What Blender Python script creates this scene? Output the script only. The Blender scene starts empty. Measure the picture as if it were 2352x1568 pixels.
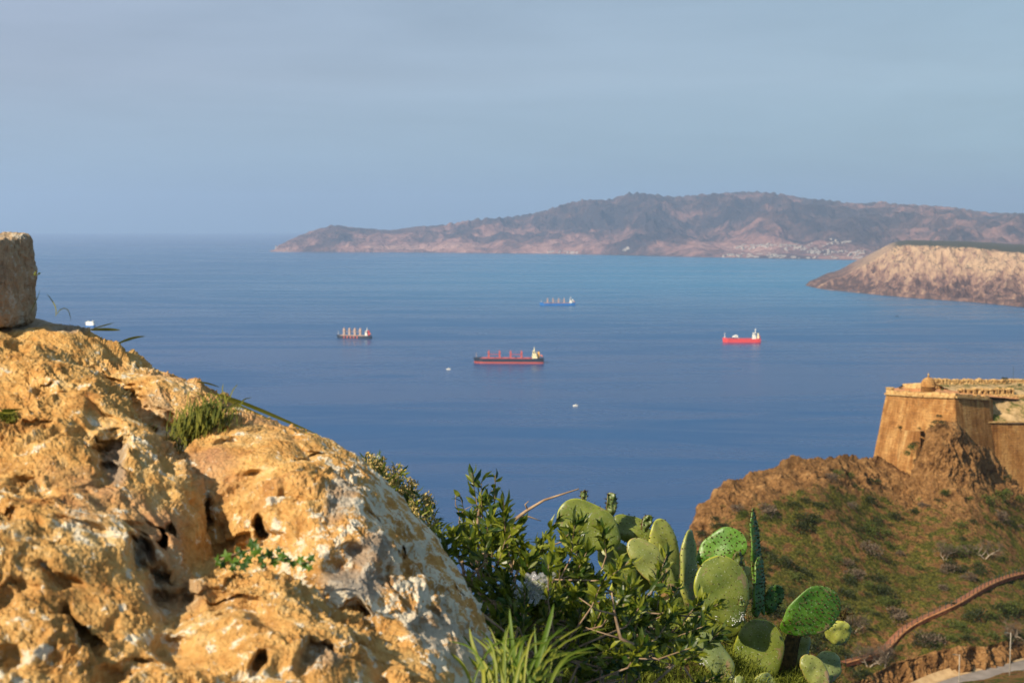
import bpy, bmesh, math, random
import numpy as np
from mathutils import Vector, Matrix, Euler
from mathutils.bvhtree import BVHTree

# ------------------------------------------------------------------ camera, world, sun, exposure
F = 3267.0                    # focal length in pixels of a 2352 x 1568 picture (50 mm)
EYE_V = 518.0                 # row of the eye level
SEA = -335.0                  # the camera stands 335 m above the water
PITCH = math.atan((784.0 - EYE_V) / F)
scene = bpy.context.scene
C = scene.collection
cam_data = bpy.data.cameras.new('camera')
cam = bpy.data.objects.new('camera', cam_data); C.objects.link(cam)
cam_data.lens = 50.0; cam_data.sensor_width = 36.0
cam_data.clip_start = 0.1; cam_data.clip_end = 400000.0
cam.location = (0, 0, 0)
cam.rotation_euler = (math.radians(90) - PITCH, 0, 0)
cam_data.dof.use_dof = True
cam_data.dof.focus_distance = 5.6
cam_data.dof.aperture_fstop = 7.5
scene.camera = cam

SUN_TO = Vector((-0.67, -0.64, 0.64)).normalized()      # direction towards the sun
SUN_EL = math.asin(SUN_TO.z)
SUN_ROT = math.atan2(SUN_TO.x, SUN_TO.y)
world = bpy.data.worlds.new('World'); scene.world = world
world.use_nodes = True
wn = world.node_tree; wn.nodes.clear()
def wnode(t, **k):
    n = wn.nodes.new(t)
    for a, b in k.items(): setattr(n, a, b)
    return n
w_out = wnode('ShaderNodeOutputWorld'); w_bg = wnode('ShaderNodeBackground')
w_sky = wnode('ShaderNodeTexSky'); w_sky.sky_type = 'NISHITA'; w_sky.sun_disc = False
w_sky.sun_elevation = SUN_EL; w_sky.sun_rotation = SUN_ROT
w_sky.air_density = 1.0; w_sky.dust_density = 1.0; w_sky.ozone_density = 2.0
w_geo = wnode('ShaderNodeTexCoord')
w_sep = wnode('ShaderNodeSeparateXYZ'); wn.links.new(w_geo.outputs['Generated'], w_sep.inputs[0])
w_ramp = wnode('ShaderNodeValToRGB')       # a thin even veil of high cloud over the clear sky
w_ramp.color_ramp.elements[0].position = 0.0; w_ramp.color_ramp.elements[0].color = (1.9, 3.5, 4.85, 1)
w_ramp.color_ramp.elements[1].position = 0.5; w_ramp.color_ramp.elements[1].color = (2.8, 3.65, 4.5, 1)
e = w_ramp.color_ramp.elements.new(0.10); e.color = (3.2, 3.75, 4.6, 1)
wn.links.new(w_sep.outputs['Z'], w_ramp.inputs[0])
w_map = wnode('ShaderNodeMapping'); w_map.inputs['Scale'].default_value = (1.5, 1.5, 11.0)
w_map.inputs['Rotation'].default_value = (0.0, math.radians(-7), 0)
wn.links.new(w_geo.outputs['Generated'], w_map.inputs[0])
w_noise = wnode('ShaderNodeTexNoise'); w_noise.inputs['Scale'].default_value = 1.6
w_noise.inputs['Detail'].default_value = 7; w_noise.inputs['Roughness'].default_value = 0.6
w_noise.inputs['Distortion'].default_value = 0.4
wn.links.new(w_map.outputs[0], w_noise.inputs[0])
w_mr = wnode('ShaderNodeMapRange'); w_mr.inputs[1].default_value = 0.35; w_mr.inputs[2].default_value = 0.7
w_mr.inputs[3].default_value = 0.93; w_mr.inputs[4].default_value = 1.22
wn.links.new(w_noise.outputs[0], w_mr.inputs[0])
w_mul = wnode('ShaderNodeVectorMath', operation='SCALE')
wn.links.new(w_ramp.outputs[0], w_mul.inputs[0]); wn.links.new(w_mr.outputs[0], w_mul.inputs['Scale'])
w_mix = wnode('ShaderNodeMix', data_type='RGBA'); w_mix.inputs['Factor'].default_value = 0.75
wn.links.new(w_sky.outputs[0], w_mix.inputs['A'])
w_lr = wnode('ShaderNodeMapRange'); w_lr.inputs[1].default_value = -0.35; w_lr.inputs[2].default_value = 0.35
wn.links.new(w_sep.outputs['X'], w_lr.inputs[0])
w_side = wnode('ShaderNodeMix', data_type='RGBA'); w_side.inputs['A'].default_value = (1.03, 0.97, 1.0, 1); w_side.inputs['B'].default_value = (0.90, 1.04, 1.0, 1)
wn.links.new(w_lr.outputs[0], w_side.inputs['Factor'])     # the veil is a little warmer to the left
w_tint = wnode('ShaderNodeVectorMath', operation='MULTIPLY')
wn.links.new(w_mul.outputs[0], w_tint.inputs[0]); wn.links.new(w_side.outputs['Result'], w_tint.inputs[1]); wn.links.new(w_tint.outputs[0], w_mix.inputs['B'])
wn.links.new(w_mix.outputs['Result'], w_bg.inputs[0])
w_bg.inputs[1].default_value = 0.072
wn.links.new(w_bg.outputs[0], w_out.inputs[0])

sun_d = bpy.data.lights.new('sun', 'SUN'); sun_d.energy = 5.0; sun_d.angle = math.radians(0.53)
sun_d.color = (1.0, 0.87, 0.68)
sun = bpy.data.objects.new('sun', sun_d); C.objects.link(sun)
sun.rotation_euler = SUN_TO.to_track_quat('Z', 'Y').to_euler()
scene.view_settings.view_transform = 'Standard'; scene.view_settings.look = 'None'
scene.view_settings.exposure = 0.66; scene.view_settings.gamma = 1.0
scene.view_settings.use_curve_mapping = False
scene.render.engine = 'CYCLES'
scene.cycles.use_denoising = True
scene.cycles.max_bounces = 5; scene.cycles.diffuse_bounces = 2; scene.cycles.glossy_bounces = 2
scene.cycles.transmission_bounces = 4; scene.cycles.transparent_max_bounces = 6; scene.cycles.volume_bounces = 1
scene.cycles.sample_clamp_indirect = 6.0

# ------------------------------------------------------------------ helpers
cp, sp = math.cos(PITCH), math.sin(PITCH)
def ray(u, v):
    """direction through a pixel of the 2352 x 1568 picture, with Y = 1 (arrays or numbers)"""
    a = (np.asarray(u, float) - 1176.0) / F; b = -(np.asarray(v, float) - 784.0) / F
    y = cp + b * sp; z = -sp + b * cp
    return a / y, z / y
def at(u, v, Y):
    x, z = ray(u, v)
    return np.stack(np.broadcast_arrays(x * Y, Y * np.ones_like(x), z * Y), -1)
def pt(u, v, Y): return Vector(at(u, v, Y).tolist())
def sea_y(v):                                   # how far away the water is along row v
    _, z = ray(1176.0, v); return SEA / z
def hermite(xs, pts):                           # smooth curve through (x, y) points
    px = np.array([p[0] for p in pts], float); py = np.array([p[1] for p in pts], float)
    m = np.gradient(py, px); xs = np.clip(np.asarray(xs, float), px[0], px[-1])
    i = np.clip(np.searchsorted(px, xs) - 1, 0, len(px) - 2)
    h = px[i + 1] - px[i]; t = (xs - px[i]) / h
    return ((2*t**3-3*t**2+1)*py[i] + (t**3-2*t**2+t)*h*m[i] + (-2*t**3+3*t**2)*py[i+1] + (t**3-t**2)*h*m[i+1])
_rs = np.random.RandomState(7)
_perm = _rs.permutation(4096); _perm = np.concatenate([_perm, _perm, _perm])
_grad = _rs.normal(size=(4096, 3)); _grad /= np.linalg.norm(_grad, axis=1)[:, None]
_jit = _rs.rand(4096, 3)
def _h(ix, iy, iz): return _perm[(_perm[(_perm[ix & 4095] + iy) & 4095] + iz) & 4095]
def noise(p):
    p = np.asarray(p, float); i = np.floor(p).astype(np.int64); f = p - i
    w = f*f*f*(f*(f*6-15)+10); r = 0.0
    for dx in (0, 1):
        for dy in (0, 1):
            for dz in (0, 1):
                g = _grad[_h(i[..., 0]+dx, i[..., 1]+dy, i[..., 2]+dz)]
                d = (g[..., 0]*(f[..., 0]-dx) + g[..., 1]*(f[..., 1]-dy) + g[..., 2]*(f[..., 2]-dz))
                r = r + d * (w[..., 0] if dx else 1-w[..., 0]) * (w[..., 1] if dy else 1-w[..., 1]) * (w[..., 2] if dz else 1-w[..., 2])
    return r * 1.6
def fbm(p, o=5, g=0.5, l=2.03):
    a, s, r = 1.0, 0.0, 0.0
    p = np.asarray(p, float)
    for k in range(o): r = r + a*noise(p + 17.3*k); s += a; a *= g; p = p*l
    return r / s
def ridged(p, o=5, g=0.5, l=2.03):
    a, s, r = 1.0, 0.0, 0.0
    p = np.asarray(p, float)
    for k in range(o): r = r + a*(1-np.abs(noise(p + 9.1*k))*2); s += a; a *= g; p = p*l
    return r / s
def worley(p):
    p = np.asarray(p, float); i = np.floor(p).astype(np.int64)
    f1 = np.full(p.shape[:-1], 9.0); f2 = f1.copy()
    for dx in (-1, 0, 1):
        for dy in (-1, 0, 1):
            for dz in (-1, 0, 1):
                c = i + (dx, dy, dz); q = c + _jit[_h(c[..., 0], c[..., 1], c[..., 2])]
                d = np.sqrt(((p - q)**2).sum(-1))
                f2 = np.minimum(f2, np.maximum(f1, d)); f1 = np.minimum(f1, d)
    return f1, f2
def sstep(a, b, x):
    t = np.clip((x-a)/(b-a), 0, 1); return t*t*(3-2*t)
def tps(cps):
    """thin plate surface through (u, v, value) points"""
    P = np.array(cps, float); xy = P[:, :2]/500.0; n = len(P)
    def U(d2): return 0.5*d2*np.log(d2+1e-12)
    K = U(((xy[:, None]-xy[None])**2).sum(-1)); Q = np.c_[np.ones(n), xy]
    A = np.zeros((n+3, n+3)); A[:n, :n] = K + 1e-3*np.eye(n); A[:n, n:] = Q; A[n:, :n] = Q.T
    w = np.linalg.solve(A, np.r_[P[:, 2], 0, 0, 0])
    def f(u, v):
        q = np.stack(np.broadcast_arrays(np.asarray(u, float), np.asarray(v, float)), -1)/500.0
        r = w[n] + w[n+1]*q[..., 0] + w[n+2]*q[..., 1]
        for k in range(n): r = r + w[k]*U(((q-xy[k])**2).sum(-1))
        return r
    return f

def link(name, me, mat=None, parent=None, smooth=True):
    o = bpy.data.objects.new(name, me); C.objects.link(o)
    if mat is not None:
        for m in (mat if isinstance(mat, (list, tuple)) else [mat]): me.materials.append(m)
    if parent is not None: o.parent = parent
    if smooth and len(me.polygons): me.polygons.foreach_set('use_smooth', np.ones(len(me.polygons), bool))
    return o
def grid_mesh(name, P, flip=False, close=False):
    n, m = P.shape[:2]
    me = bpy.data.meshes.new(name)
    idx = np.arange(n*m).reshape(n, m)
    if close: idx = np.c_[idx, idx[:, :1]]
    a, b, c, d = idx[:-1, :-1], idx[1:, :-1], idx[1:, 1:], idx[:-1, 1:]
    q = np.stack([a, d, c, b] if flip else [a, b, c, d], -1).reshape(-1, 4)
    me.vertices.add(n*m); me.vertices.foreach_set('co', P.reshape(-1).astype(np.float32))
    me.loops.add(len(q)*4); me.loops.foreach_set('vertex_index', q.reshape(-1).astype(np.int32))
    me.polygons.add(len(q)); me.polygons.foreach_set('loop_start', (np.arange(len(q))*4).astype(np.int32))
    me.update(calc_edges=True); me.validate()
    return me
def poly_mesh(name, V, Fc, mats=None):
    me = bpy.data.meshes.new(name); me.from_pydata([tuple(v) for v in V], [], [tuple(f) for f in Fc]); me.update()
    if mats is not None: me.polygons.foreach_set('material_index', np.array(mats, np.int32))
    return me
def tag(o, label=None, cat=None, group=None, kind=None):
    if label: o['label'] = label
    if cat: o['category'] = cat
    if group: o['group'] = group
    if kind: o['kind'] = kind
    return o
def empty(name, loc, rz=0.0):
    o = bpy.data.objects.new(name, None); C.objects.link(o); o.location = loc; o.rotation_euler = (0, 0, rz)
    o.empty_display_size = 0.1
    return o
def copy_tree(o, parent=None):
    c = o.copy(); C.objects.link(c)
    if parent is not None: c.parent = parent
    for ch in [x for x in o.children]: copy_tree(ch, c)
    return c
def normals(P):
    du = np.gradient(P, axis=0); dv = np.gradient(P, axis=1)
    n = np.cross(du, dv); return n / (np.linalg.norm(n, axis=-1, keepdims=True) + 1e-12)

class MB:
    """collects boxes, tubes and lofts into one mesh"""
    def __init__(s): s.V = []; s.F = []
    def add(s, V, Fc):
        k = len(s.V); s.V += [tuple(v) for v in V]; s.F += [tuple(i+k for i in f) for f in Fc]; return s
    def box(s, x0, x1, y0, y1, z0, z1, tx=0, ty=0):
        V = [(x0,y0,z0),(x1,y0,z0),(x1,y1,z0),(x0,y1,z0),(x0+tx,y0+ty,z1),(x1-tx,y0+ty,z1),(x1-tx,y1-ty,z1),(x0+tx,y1-ty,z1)]
        return s.add(V, [(3,2,1,0),(4,5,6,7),(0,1,5,4),(1,2,6,5),(2,3,7,6),(3,0,4,7)])
    def tube(s, pts, rad, n=6, cap=True):
        pts = [Vector(p) for p in pts]
        if not isinstance(rad, (list, tuple)): rad = [rad]*len(pts)
        V, Fc = [], []; up = Vector((0.31, 0.22, 0.93))
        for i, p in enumerate(pts):
            d = (pts[min(i+1, len(pts)-1)] - pts[max(i-1, 0)]).normalized()
            a = d.cross(up)
            if a.length < 1e-4: a = d.cross(Vector((1, 0, 0)))
            a.normalize(); b = d.cross(a)
            for k in range(n):
                t = 2*math.pi*k/n; V.append(p + (a*math.cos(t) + b*math.sin(t))*rad[i])
        for i in range(len(pts)-1):
            for k in range(n):
                k2 = (k+1) % n; Fc.append((i*n+k, i*n+k2, (i+1)*n+k2, (i+1)*n+k))
        if cap:
            Fc.append(tuple(range(n))[::-1]); Fc.append(tuple((len(pts)-1)*n+k for k in range(n)))
        return s.add(V, Fc)
    def build(s, name, mat, parent=None, smooth=False):
        return link(name, poly_mesh(name, s.V, s.F), mat, parent, smooth)

# ------------------------------------------------------------------ materials
def mat(name, rough=0.8, spec=0.3):
    m = bpy.data.materials.new(name); m.use_nodes = True
    nt = m.node_tree; b = nt.nodes['Principled BSDF']
    b.inputs['Roughness'].default_value = rough; b.inputs['Specular IOR Level'].default_value = spec
    return m, nt, b
def N(nt, t, **k):
    n = nt.nodes.new(t)
    for a, b in k.items(): setattr(n, a, b)
    return n
def coords(nt, scale=(1, 1, 1), rot=(0, 0, 0), kind='Object'):
    tc = N(nt, 'ShaderNodeTexCoord'); mp = N(nt, 'ShaderNodeMapping')
    mp.inputs['Scale'].default_value = scale; mp.inputs['Rotation'].default_value = rot
    nt.links.new(tc.outputs[kind], mp.inputs[0]); return mp.outputs[0]
def tnoise(nt, vec, scale, detail=5, rough=0.55, dist=0.0):
    n = N(nt, 'ShaderNodeTexNoise'); n.inputs['Scale'].default_value = scale; n.inputs['Detail'].default_value = detail
    n.inputs['Roughness'].default_value = rough; n.inputs['Distortion'].default_value = dist
    nt.links.new(vec, n.inputs['Vector']); return n.outputs[0]
def tvor(nt, vec, scale, feature='F1', out='Distance'):
    n = N(nt, 'ShaderNodeTexVoronoi', feature=feature); n.inputs['Scale'].default_value = scale
    nt.links.new(vec, n.inputs['Vector']); return n.outputs[out]
def ramp(nt, fac, stops):
    r = N(nt, 'ShaderNodeValToRGB'); cr = r.color_ramp
    while len(cr.elements) > 1: cr.elements.remove(cr.elements[-1])
    cr.elements[0].position = stops[0][0]; cr.elements[0].color = tuple(stops[0][1]) + (1,)
    for p, c in stops[1:]:
        e = cr.elements.new(p); e.color = tuple(c) + (1,)
    nt.links.new(fac, r.inputs[0]); return r.outputs[0]
def rng(nt, fac, a, b, c=0.0, d=1.0):
    r = N(nt, 'ShaderNodeMapRange'); r.interpolation_type = 'SMOOTHSTEP'
    for i, x in enumerate((a, b, c, d)): r.inputs[i+1].default_value = x
    nt.links.new(fac, r.inputs[0]); return r.outputs[0]
def mix(nt, fac, a, b, mode='MIX'):
    m = N(nt, 'ShaderNodeMix', data_type='RGBA', blend_type=mode)
    for s, x in (('Factor', fac), ('A', a), ('B', b)):
        if isinstance(x, (int, float)): m.inputs[s].default_value = x
        elif isinstance(x, (tuple, list)): m.inputs[s].default_value = tuple(x) + (1,)
        else: nt.links.new(x, m.inputs[s])
    return m.outputs['Result']
def math_(nt, op, a, b=None):
    m = N(nt, 'ShaderNodeMath', operation=op)
    for i, x in enumerate((a, b)):
        if x is None: continue
        if isinstance(x, (int, float)): m.inputs[i].default_value = x
        else: nt.links.new(x, m.inputs[i])
    return m.outputs[0]
def bump(nt, b, h, dist, strength=1.0):
    n = N(nt, 'ShaderNodeBump'); n.inputs['Distance'].default_value = dist; n.inputs['Strength'].default_value = strength
    nt.links.new(h, n.inputs['Height']); nt.links.new(n.outputs[0], b.inputs['Normal'])
def base(nt, b, c): nt.links.new(c, b.inputs['Base Color'])
def slopez(nt):
    g = N(nt, 'ShaderNodeNewGeometry'); s = N(nt, 'ShaderNodeSeparateXYZ')
    nt.links.new(g.outputs['Normal'], s.inputs[0]); return s.outputs['Z']
def varied(name, c1, c2, scale, rough=0.7, spec=0.3, bumpd=0.0, kind='Object'):
    m, nt, b = mat(name, rough, spec); v = coords(nt, kind=kind); n = tnoise(nt, v, scale)
    base(nt, b, mix(nt, rng(nt, n, 0.35, 0.65), c1, c2))
    if bumpd: bump(nt, b, n, bumpd)
    return m
# ------------------------------------------------------------------ the sea
m_sea, nt, b = mat('sea_water', 0.22, 0.5)
v = coords(nt, (0.00022, 0.0009, 1), (0, 0, 0.16))
big = tnoise(nt, v, 1.0, 6, 0.6, 2.2)
v2 = coords(nt, (0.0013, 0.0048, 1), (0, 0, 0.13))
sm = tnoise(nt, v2, 1.0, 6, 0.65, 1.4)
v3 = coords(nt, (0.05, 0.14, 1), (0, 0, 0.05))
st = math_(nt, 'ADD', math_(nt, 'MULTIPLY', big, 0.5), math_(nt, 'MULTIPLY', sm, 0.5))
sx_ = N(nt, 'ShaderNodeSeparateXYZ'); tcs = N(nt, 'ShaderNodeTexCoord'); nt.links.new(tcs.outputs['Object'], sx_.inputs[0])
shallow = math_(nt, 'MULTIPLY', rng(nt, sx_.outputs['Y'], 3200, 9000), math_(nt, 'MULTIPLY', rng(nt, sx_.outputs['X'], -2600, 1500, .25, 1.0), rng(nt, sx_.outputs['Y'], 15000, 30000, 1.0, 0.0)))   # the bay gets shallower and greener; darkened far out in place of thinner haze
base(nt, b, mix(nt, shallow, mix(nt, rng(nt, st, 0.38, 0.64), (0.002, 0.034, 0.125), (0.004, 0.060, 0.175)), (0.008, 0.135, 0.26)))
nt.links.new(rng(nt, st, 0.42, 0.60, 0.24, 0.36), b.inputs['Roughness'])
nt.links.new(rng(nt, st, 0.42, 0.60, 0.26, 0.18), b.inputs['Specular IOR Level'])
w = tnoise(nt, v3, 1.0, 5, 0.6)
bump(nt, b, w, 1.2, 0.6)
rr = np.concatenate([[0.1], np.geomspace(300, 65000, 60)]); aa = np.linspace(0, 2*math.pi, 361)[:-1]
P = np.stack([rr[:, None]*np.sin(aa), rr[:, None]*np.cos(aa), np.full((len(rr), len(aa)), SEA)], -1)
tag(link('sea', grid_mesh('sea', P, flip=True, close=True), m_sea), kind='structure')

# ------------------------------------------------------------------ far coast across the bay
SH = [(560,578.0),(620,578.5),(1000,580),(1300,583),(1600,590),(1800,594),(1990,597),(2400,600),(2900,600)]
SK = [(600,579),(620,576),(640,564),(660,553),(690,540),(720,529),(745,522),(770,517),(800,521),(850,525),(900,528),(930,524),(960,520),
      (1000,518),(1050,511),(1100,503),(1150,500),(1200,494),(1250,484),(1300,468),(1340,460),(1400,458),(1450,444),(1500,447),
      (1545,452),(1600,448),(1660,444),(1720,441),(1800,447),(1850,456),(1900,460),(1960,467),(2000,466),(2020,463),(2050,468),(2090,470),
      (2200,478),(2260,487),(2352,490),(2500,494),(2900,500)]
uu = np.linspace(606, 2800, 1300)
ysh = sea_y(np.interp(uu, [a for a, _ in SH], [b_ for _, b_ in SH]))
ss = np.concatenate([np.linspace(-0.02, 1.0, 300), np.linspace(1.01, 1.8, 50)])
span = np.interp(uu, [600, 700, 1000, 1400, 2000, 2800], [500, 1400, 3200, 5500, 7500, 8000])
Y = ysh[:, None] + span[:, None]*ss[None]
X = ray(uu, 518)[0][:, None]*Y
vt = hermite(uu, SK)
el = (EYE_V - vt)/F                                     # slope of the line of sight that touches the skyline
ztop = el*(ysh+span) - SEA
p3 = np.stack([X/2300.0, Y/2300.0, np.zeros_like(X)], -1)
warp = np.stack([noise(p3*0.8+3.1), noise(p3*0.8+8.7), np.zeros_like(X)], -1)*0.35
rg = ridged(p3*1.3 + warp, 7, 0.55)
s_ = np.clip(ss, 0, 1)[None]
prof = 0.10*sstep(0, 0.03, s_) + 0.90*(0.55*s_**0.75 + 0.45*sstep(0.0, 1.0, s_))
prof = np.where(ss[None] > 1, 1.0 - 0.9*(ss[None]-1)**1.2, prof)
H = ztop[:, None]*prof*(1.0 + 1.35*(rg-0.55)*np.clip(1.25-s_, 0.22, 1)) + 75*(rg-0.5)*sstep(0, .1, s_)*np.clip(ztop[:, None]/300, 0, 1)
H = H + 110*(ridged(p3*3.4 + warp*2, 5, .55)-.55)*sstep(0, .08, s_)*(1-sstep(.55, 1.0, s_))*np.clip(ztop[:, None]/350, 0, 1)
# a low shore plain with the town on its right half
plain = sstep(1500, 1750, uu)[:, None]*(1-sstep(0.10, 0.28, s_))
H = H*(1-0.75*plain)
for _ in range(3):                                      # bring every skyline to its photographed height
    e_now = ((H + SEA)/Y).max(1); k = (el*1.0 - SEA/(ysh+span)) / np.maximum(e_now - SEA/(ysh+span), 1e-5)
    k = np.clip(k, 0.3, 3); k = np.convolve(np.pad(k, 8, 'edge'), np.ones(17)/17, 'valid')
    H = H*k[:, None]
H[:, 0] = -20; H = np.maximum(H, -20)
H *= sstep(606, 630, uu)[:, None]*0.98 + 0.02
P = np.stack([X, Y, H+SEA], -1)
coastP = P
m_coast, nt, b = mat('far_coast', 0.95, 0.1)
v = coords(nt, (1/1000,)*3)
n1 = tnoise(nt, v, 0.9, 8, 0.62, 0.5); n2 = tnoise(nt, v, 4.5, 8, 0.7)
sep = N(nt, 'ShaderNodeSeparateXYZ'); tc = N(nt, 'ShaderNodeTexCoord'); nt.links.new(tc.outputs['Object'], sep.inputs[0])
hz = rng(nt, sep.outputs['Z'], -330, 60)
ng = math_(nt, 'ADD', math_(nt, 'MULTIPLY', n1, 0.6), math_(nt, 'MULTIPLY', n2, 0.4))
k1 = math_(nt, 'SUBTRACT', ng, math_(nt, 'MULTIPLY', hz, 0.10))
col = ramp(nt, k1, [(0.37, (0.060, 0.045, 0.048)), (0.44, (0.14, 0.085, 0.074)), (0.50, (0.32, 0.17, 0.135)), (0.60, (0.52, 0.31, 0.24))])
base(nt, b, col)
bump(nt, b, math_(nt, 'ADD', n2, math_(nt, 'MULTIPLY', n1, 2.0)), 160.0, 1.0)
coast = tag(link('far_coast_hills', grid_mesh('far_coast_hills', P), m_coast), kind='structure')

# ------------------------------------------------------------------ headland with the pale cliff
HS = [(1850,655),(1880,662),(1950,670),(2050,680),(2150,688),(2250,695),(2352,705),(2700,735),(2900,750)]
HK = [(1850,656),(1858,650),(1880,645),(1900,641),(1930,637),(1960,621),(1990,606),(2020,588),(2045,572),(2060,565),(2080,562),(2150,563),
      (2200,565),(2352,580),(2600,596),(2900,610)]
uu = np.linspace(1851, 2850, 900)
ysh = sea_y(hermite(uu, HS)); vt = hermite(uu, HK)
ss = np.concatenate([np.linspace(-0.02, 1.0, 280), 1 + np.geomspace(0.01, 6, 90)])
span = np.interp(uu, [1850, 1900, 2060, 2400, 2900], [60, 330, 780, 900, 900])
Y = ysh[:, None] + span[:, None]*ss[None]
X = ray(uu, 518)[0][:, None]*Y
el = (EYE_V - vt)/F; ztop = el*(ysh+span) - SEA
s_ = np.clip(ss, 0, 1)[None]
p3 = np.stack([X/420.0, Y/420.0*0.35, np.zeros_like(X)], -1)
sk = p3.copy(); sk[..., 0] = p3[..., 0] - 0.55*s_        # gullies run slantwise down the face
rg = ridged(sk*2.2, 6, 0.6); rg2 = ridged(sk*0.7 + 4.4, 4, 0.5)
prof = 0.07*sstep(0, 0.02, s_) + 0.55*s_ + 0.38*sstep(0.45, 0.98, s_)
amp = sstep(0.0, 0.15, s_)*(1-sstep(0.9, 1.0, s_))
H = ztop[:, None]*prof + np.clip(ztop[:, None]/160, 0, 1)*amp*(95*(rg-0.60) + 95*(rg2-0.66))
back = ss[None] > 1
H = np.where(back, ztop[:, None]*(1 + 0.02*np.minimum(ss[None]-1, 1)) + 4*fbm(p3*3, 4) - 1.0*(ss[None]-1)**2, H)
H = np.where(back, H, np.minimum(H, el[:, None]*Y - SEA - 1.0 - 9*np.abs(noise(p3*6))*sstep(.5, 1, s_)))
H = np.maximum(H, -15); H[:, 0] = -15
P = np.stack([X, Y, H+SEA], -1)
m_head, nt, b = mat('headland_rock', 0.95, 0.1)
v = coords(nt, (1/100,)*3); n1 = tnoise(nt, v, 0.8, 8, 0.65, 0.6); n2 = tnoise(nt, v, 5, 6, 0.7)
tc = N(nt, 'ShaderNodeTexCoord'); sep = N(nt, 'ShaderNodeSeparateXYZ'); nt.links.new(tc.outputs['Object'], sep.inputs[0])
up = rng(nt, sep.outputs['Z'], -315, -170)
vst = coords(nt, (1/26, 1/60, 1/150), (0, math.radians(28), 0)); n5 = tnoise(nt, vst, 1.0, 7, .7, .4)
pale = ramp(nt, math_(nt, 'ADD', math_(nt, 'ADD', math_(nt, 'MULTIPLY', n1, 0.32), math_(nt, 'MULTIPLY', n5, 0.57)), math_(nt, 'MULTIPLY', up, 0.13)),
            [(0.42, (0.10, 0.06, 0.045)), (0.48, (0.24, 0.135, 0.095)), (0.53, (0.38, 0.235, 0.15)), (0.61, (0.55, 0.37, 0.22))])
scrub = math_(nt, 'MULTIPLY', rng(nt, math_(nt, 'ADD', slopez(nt), math_(nt, 'MULTIPLY', n2, 0.35)), 1.04, 1.15), rng(nt, sep.outputs['Z'], -235, -205))
spots = rng(nt, n2, 0.60, 0.68, 0.0, 0.55)
base(nt, b, mix(nt, scrub, mix(nt, spots, pale, (0.10, 0.095, 0.06)), (0.085, 0.080, 0.045)))
bump(nt, b, math_(nt, 'ADD', n2, math_(nt, 'MULTIPLY', n5, 2.0)), 14.0, 1.0)
tag(link('headland', grid_mesh('headland', P), m_head), kind='structure')

# ------------------------------------------------------------------ white town on the far shore
m_wall_far = varied('lime_wash', (0.42, 0.37, 0.32), (0.28, 0.24, 0.20), 0.05, 0.9, kind='Generated')
m_hole = varied('dark_opening', (0.03, 0.03, 0.035), (0.05, 0.05, 0.05), 2.0, 0.5)
rnd = random.Random(5)
bv = BVHTree.FromObject(coast, bpy.context.evaluated_depsgraph_get())
def house_proto():
    me_b = MB().box(-15, 15, -9, 9, -16, 10).box(-15.4, 15.4, -9.4, -8.6, 10, 11.2).box(-15.4, 15.4, 8.6, 9.4, 10, 11.2).box(-15.4,-14.6,-8.6,8.6,10,11.2)\
        .box(14.6, 15.4, -8.6, 8.6, 10, 11.2).box(3, 10, -4, 4, 10, 13.5)
    w_ = me_b; nf = len(me_b.F)
    for i in range(5):
        for j in range(2): w_.box(-12.5+i*5.4, -10+i*5.4, -9.25, -9.05, 2+j*4, 4+j*4)
    me = poly_mesh('white_house', w_.V, w_.F, [0]*nf + [1]*(len(w_.F)-nf)); me.materials.append(m_wall_far); me.materials.append(m_hole)
    return bpy.data.objects.new('white_house', me)
hp = None; cnt = 0
def put_house(u_, v_, lab):
    global hp, cnt
    d = pt(u_, v_, 1.0).normalized()
    h = bv.ray_cast(Vector((0, 0, 0)), d)
    if h[0] is None or h[0].z < SEA + 2: return
    if hp is None: hp = house_proto(); o = hp
    else: o = hp.copy()
    C.objects.link(o); tag(o, lab, 'house', 'white houses of the town across the bay')
    s = rnd.uniform(0.55, 1.25); o.location = h[0]; o.rotation_euler = (0, 0, rnd.uniform(-0.9, 0.9)); o.scale = (s*rnd.uniform(.8, 1.6), s, s*rnd.uniform(.7, 1.1)); cnt += 1
HL = ['tiny white house where the far town begins on its left shore', 'tiny white house in the upper left quarter of the far town', 'tiny pale house on the lower left waterfront of the far town', 'tiny pale house in the middle of the far town', 'tiny pale house in the right quarter of the far town',
      'tiny white house high on the slope above the far town', 'tiny white building in the separate hamlet left of the far town', 'tiny white building between the hamlet and the far town', 'tiny house in the row along the beach of the far town']
for hl_, (u0, u1, va, vb, sp_, n) in zip(HL, [(1655,1700,588,586,1.2,8),(1690,1800,570,562,3,34),(1705,1810,585,588,2,22),(1800,1900,566,574,5,34),(1850,1990,580,582,4,48),
                            (1900,1960,562,552,4,14),(1260,1330,577,580,1.0,11),(1425,1450,575,569,1.5,6),(1700,1990,590,594,1.2,26)]):
    for i in range(n):
        t = rnd.random(); put_house(u0+(u1-u0)*t, va+(vb-va)*t + rnd.gauss(0, sp_), hl_)

# small white lighthouse at the tip of the far cape
t_ = empty('lighthouse', (0, 0, 0))
MB().tube([(0,0,-20),(0,0,38)], [11, 8], 12).box(-14,14,-10,10,-20,12).build('tower', m_wall_far, t_)
MB().tube([(0,0,38),(0,0,44)], [6, 5], 10).tube([(0,0,44),(0,0,48)], [5.5, 0.5], 10).build('lantern', m_hole, t_)
h = bv.ray_cast(Vector((0, 0, 0)), pt(634, 571, 1).normalized())
t_.location = h[0] if h[0] else pt(634, 572, 18000)
tag(t_, 'pale lighthouse at the tip of the long cape', 'lighthouse')

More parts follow.
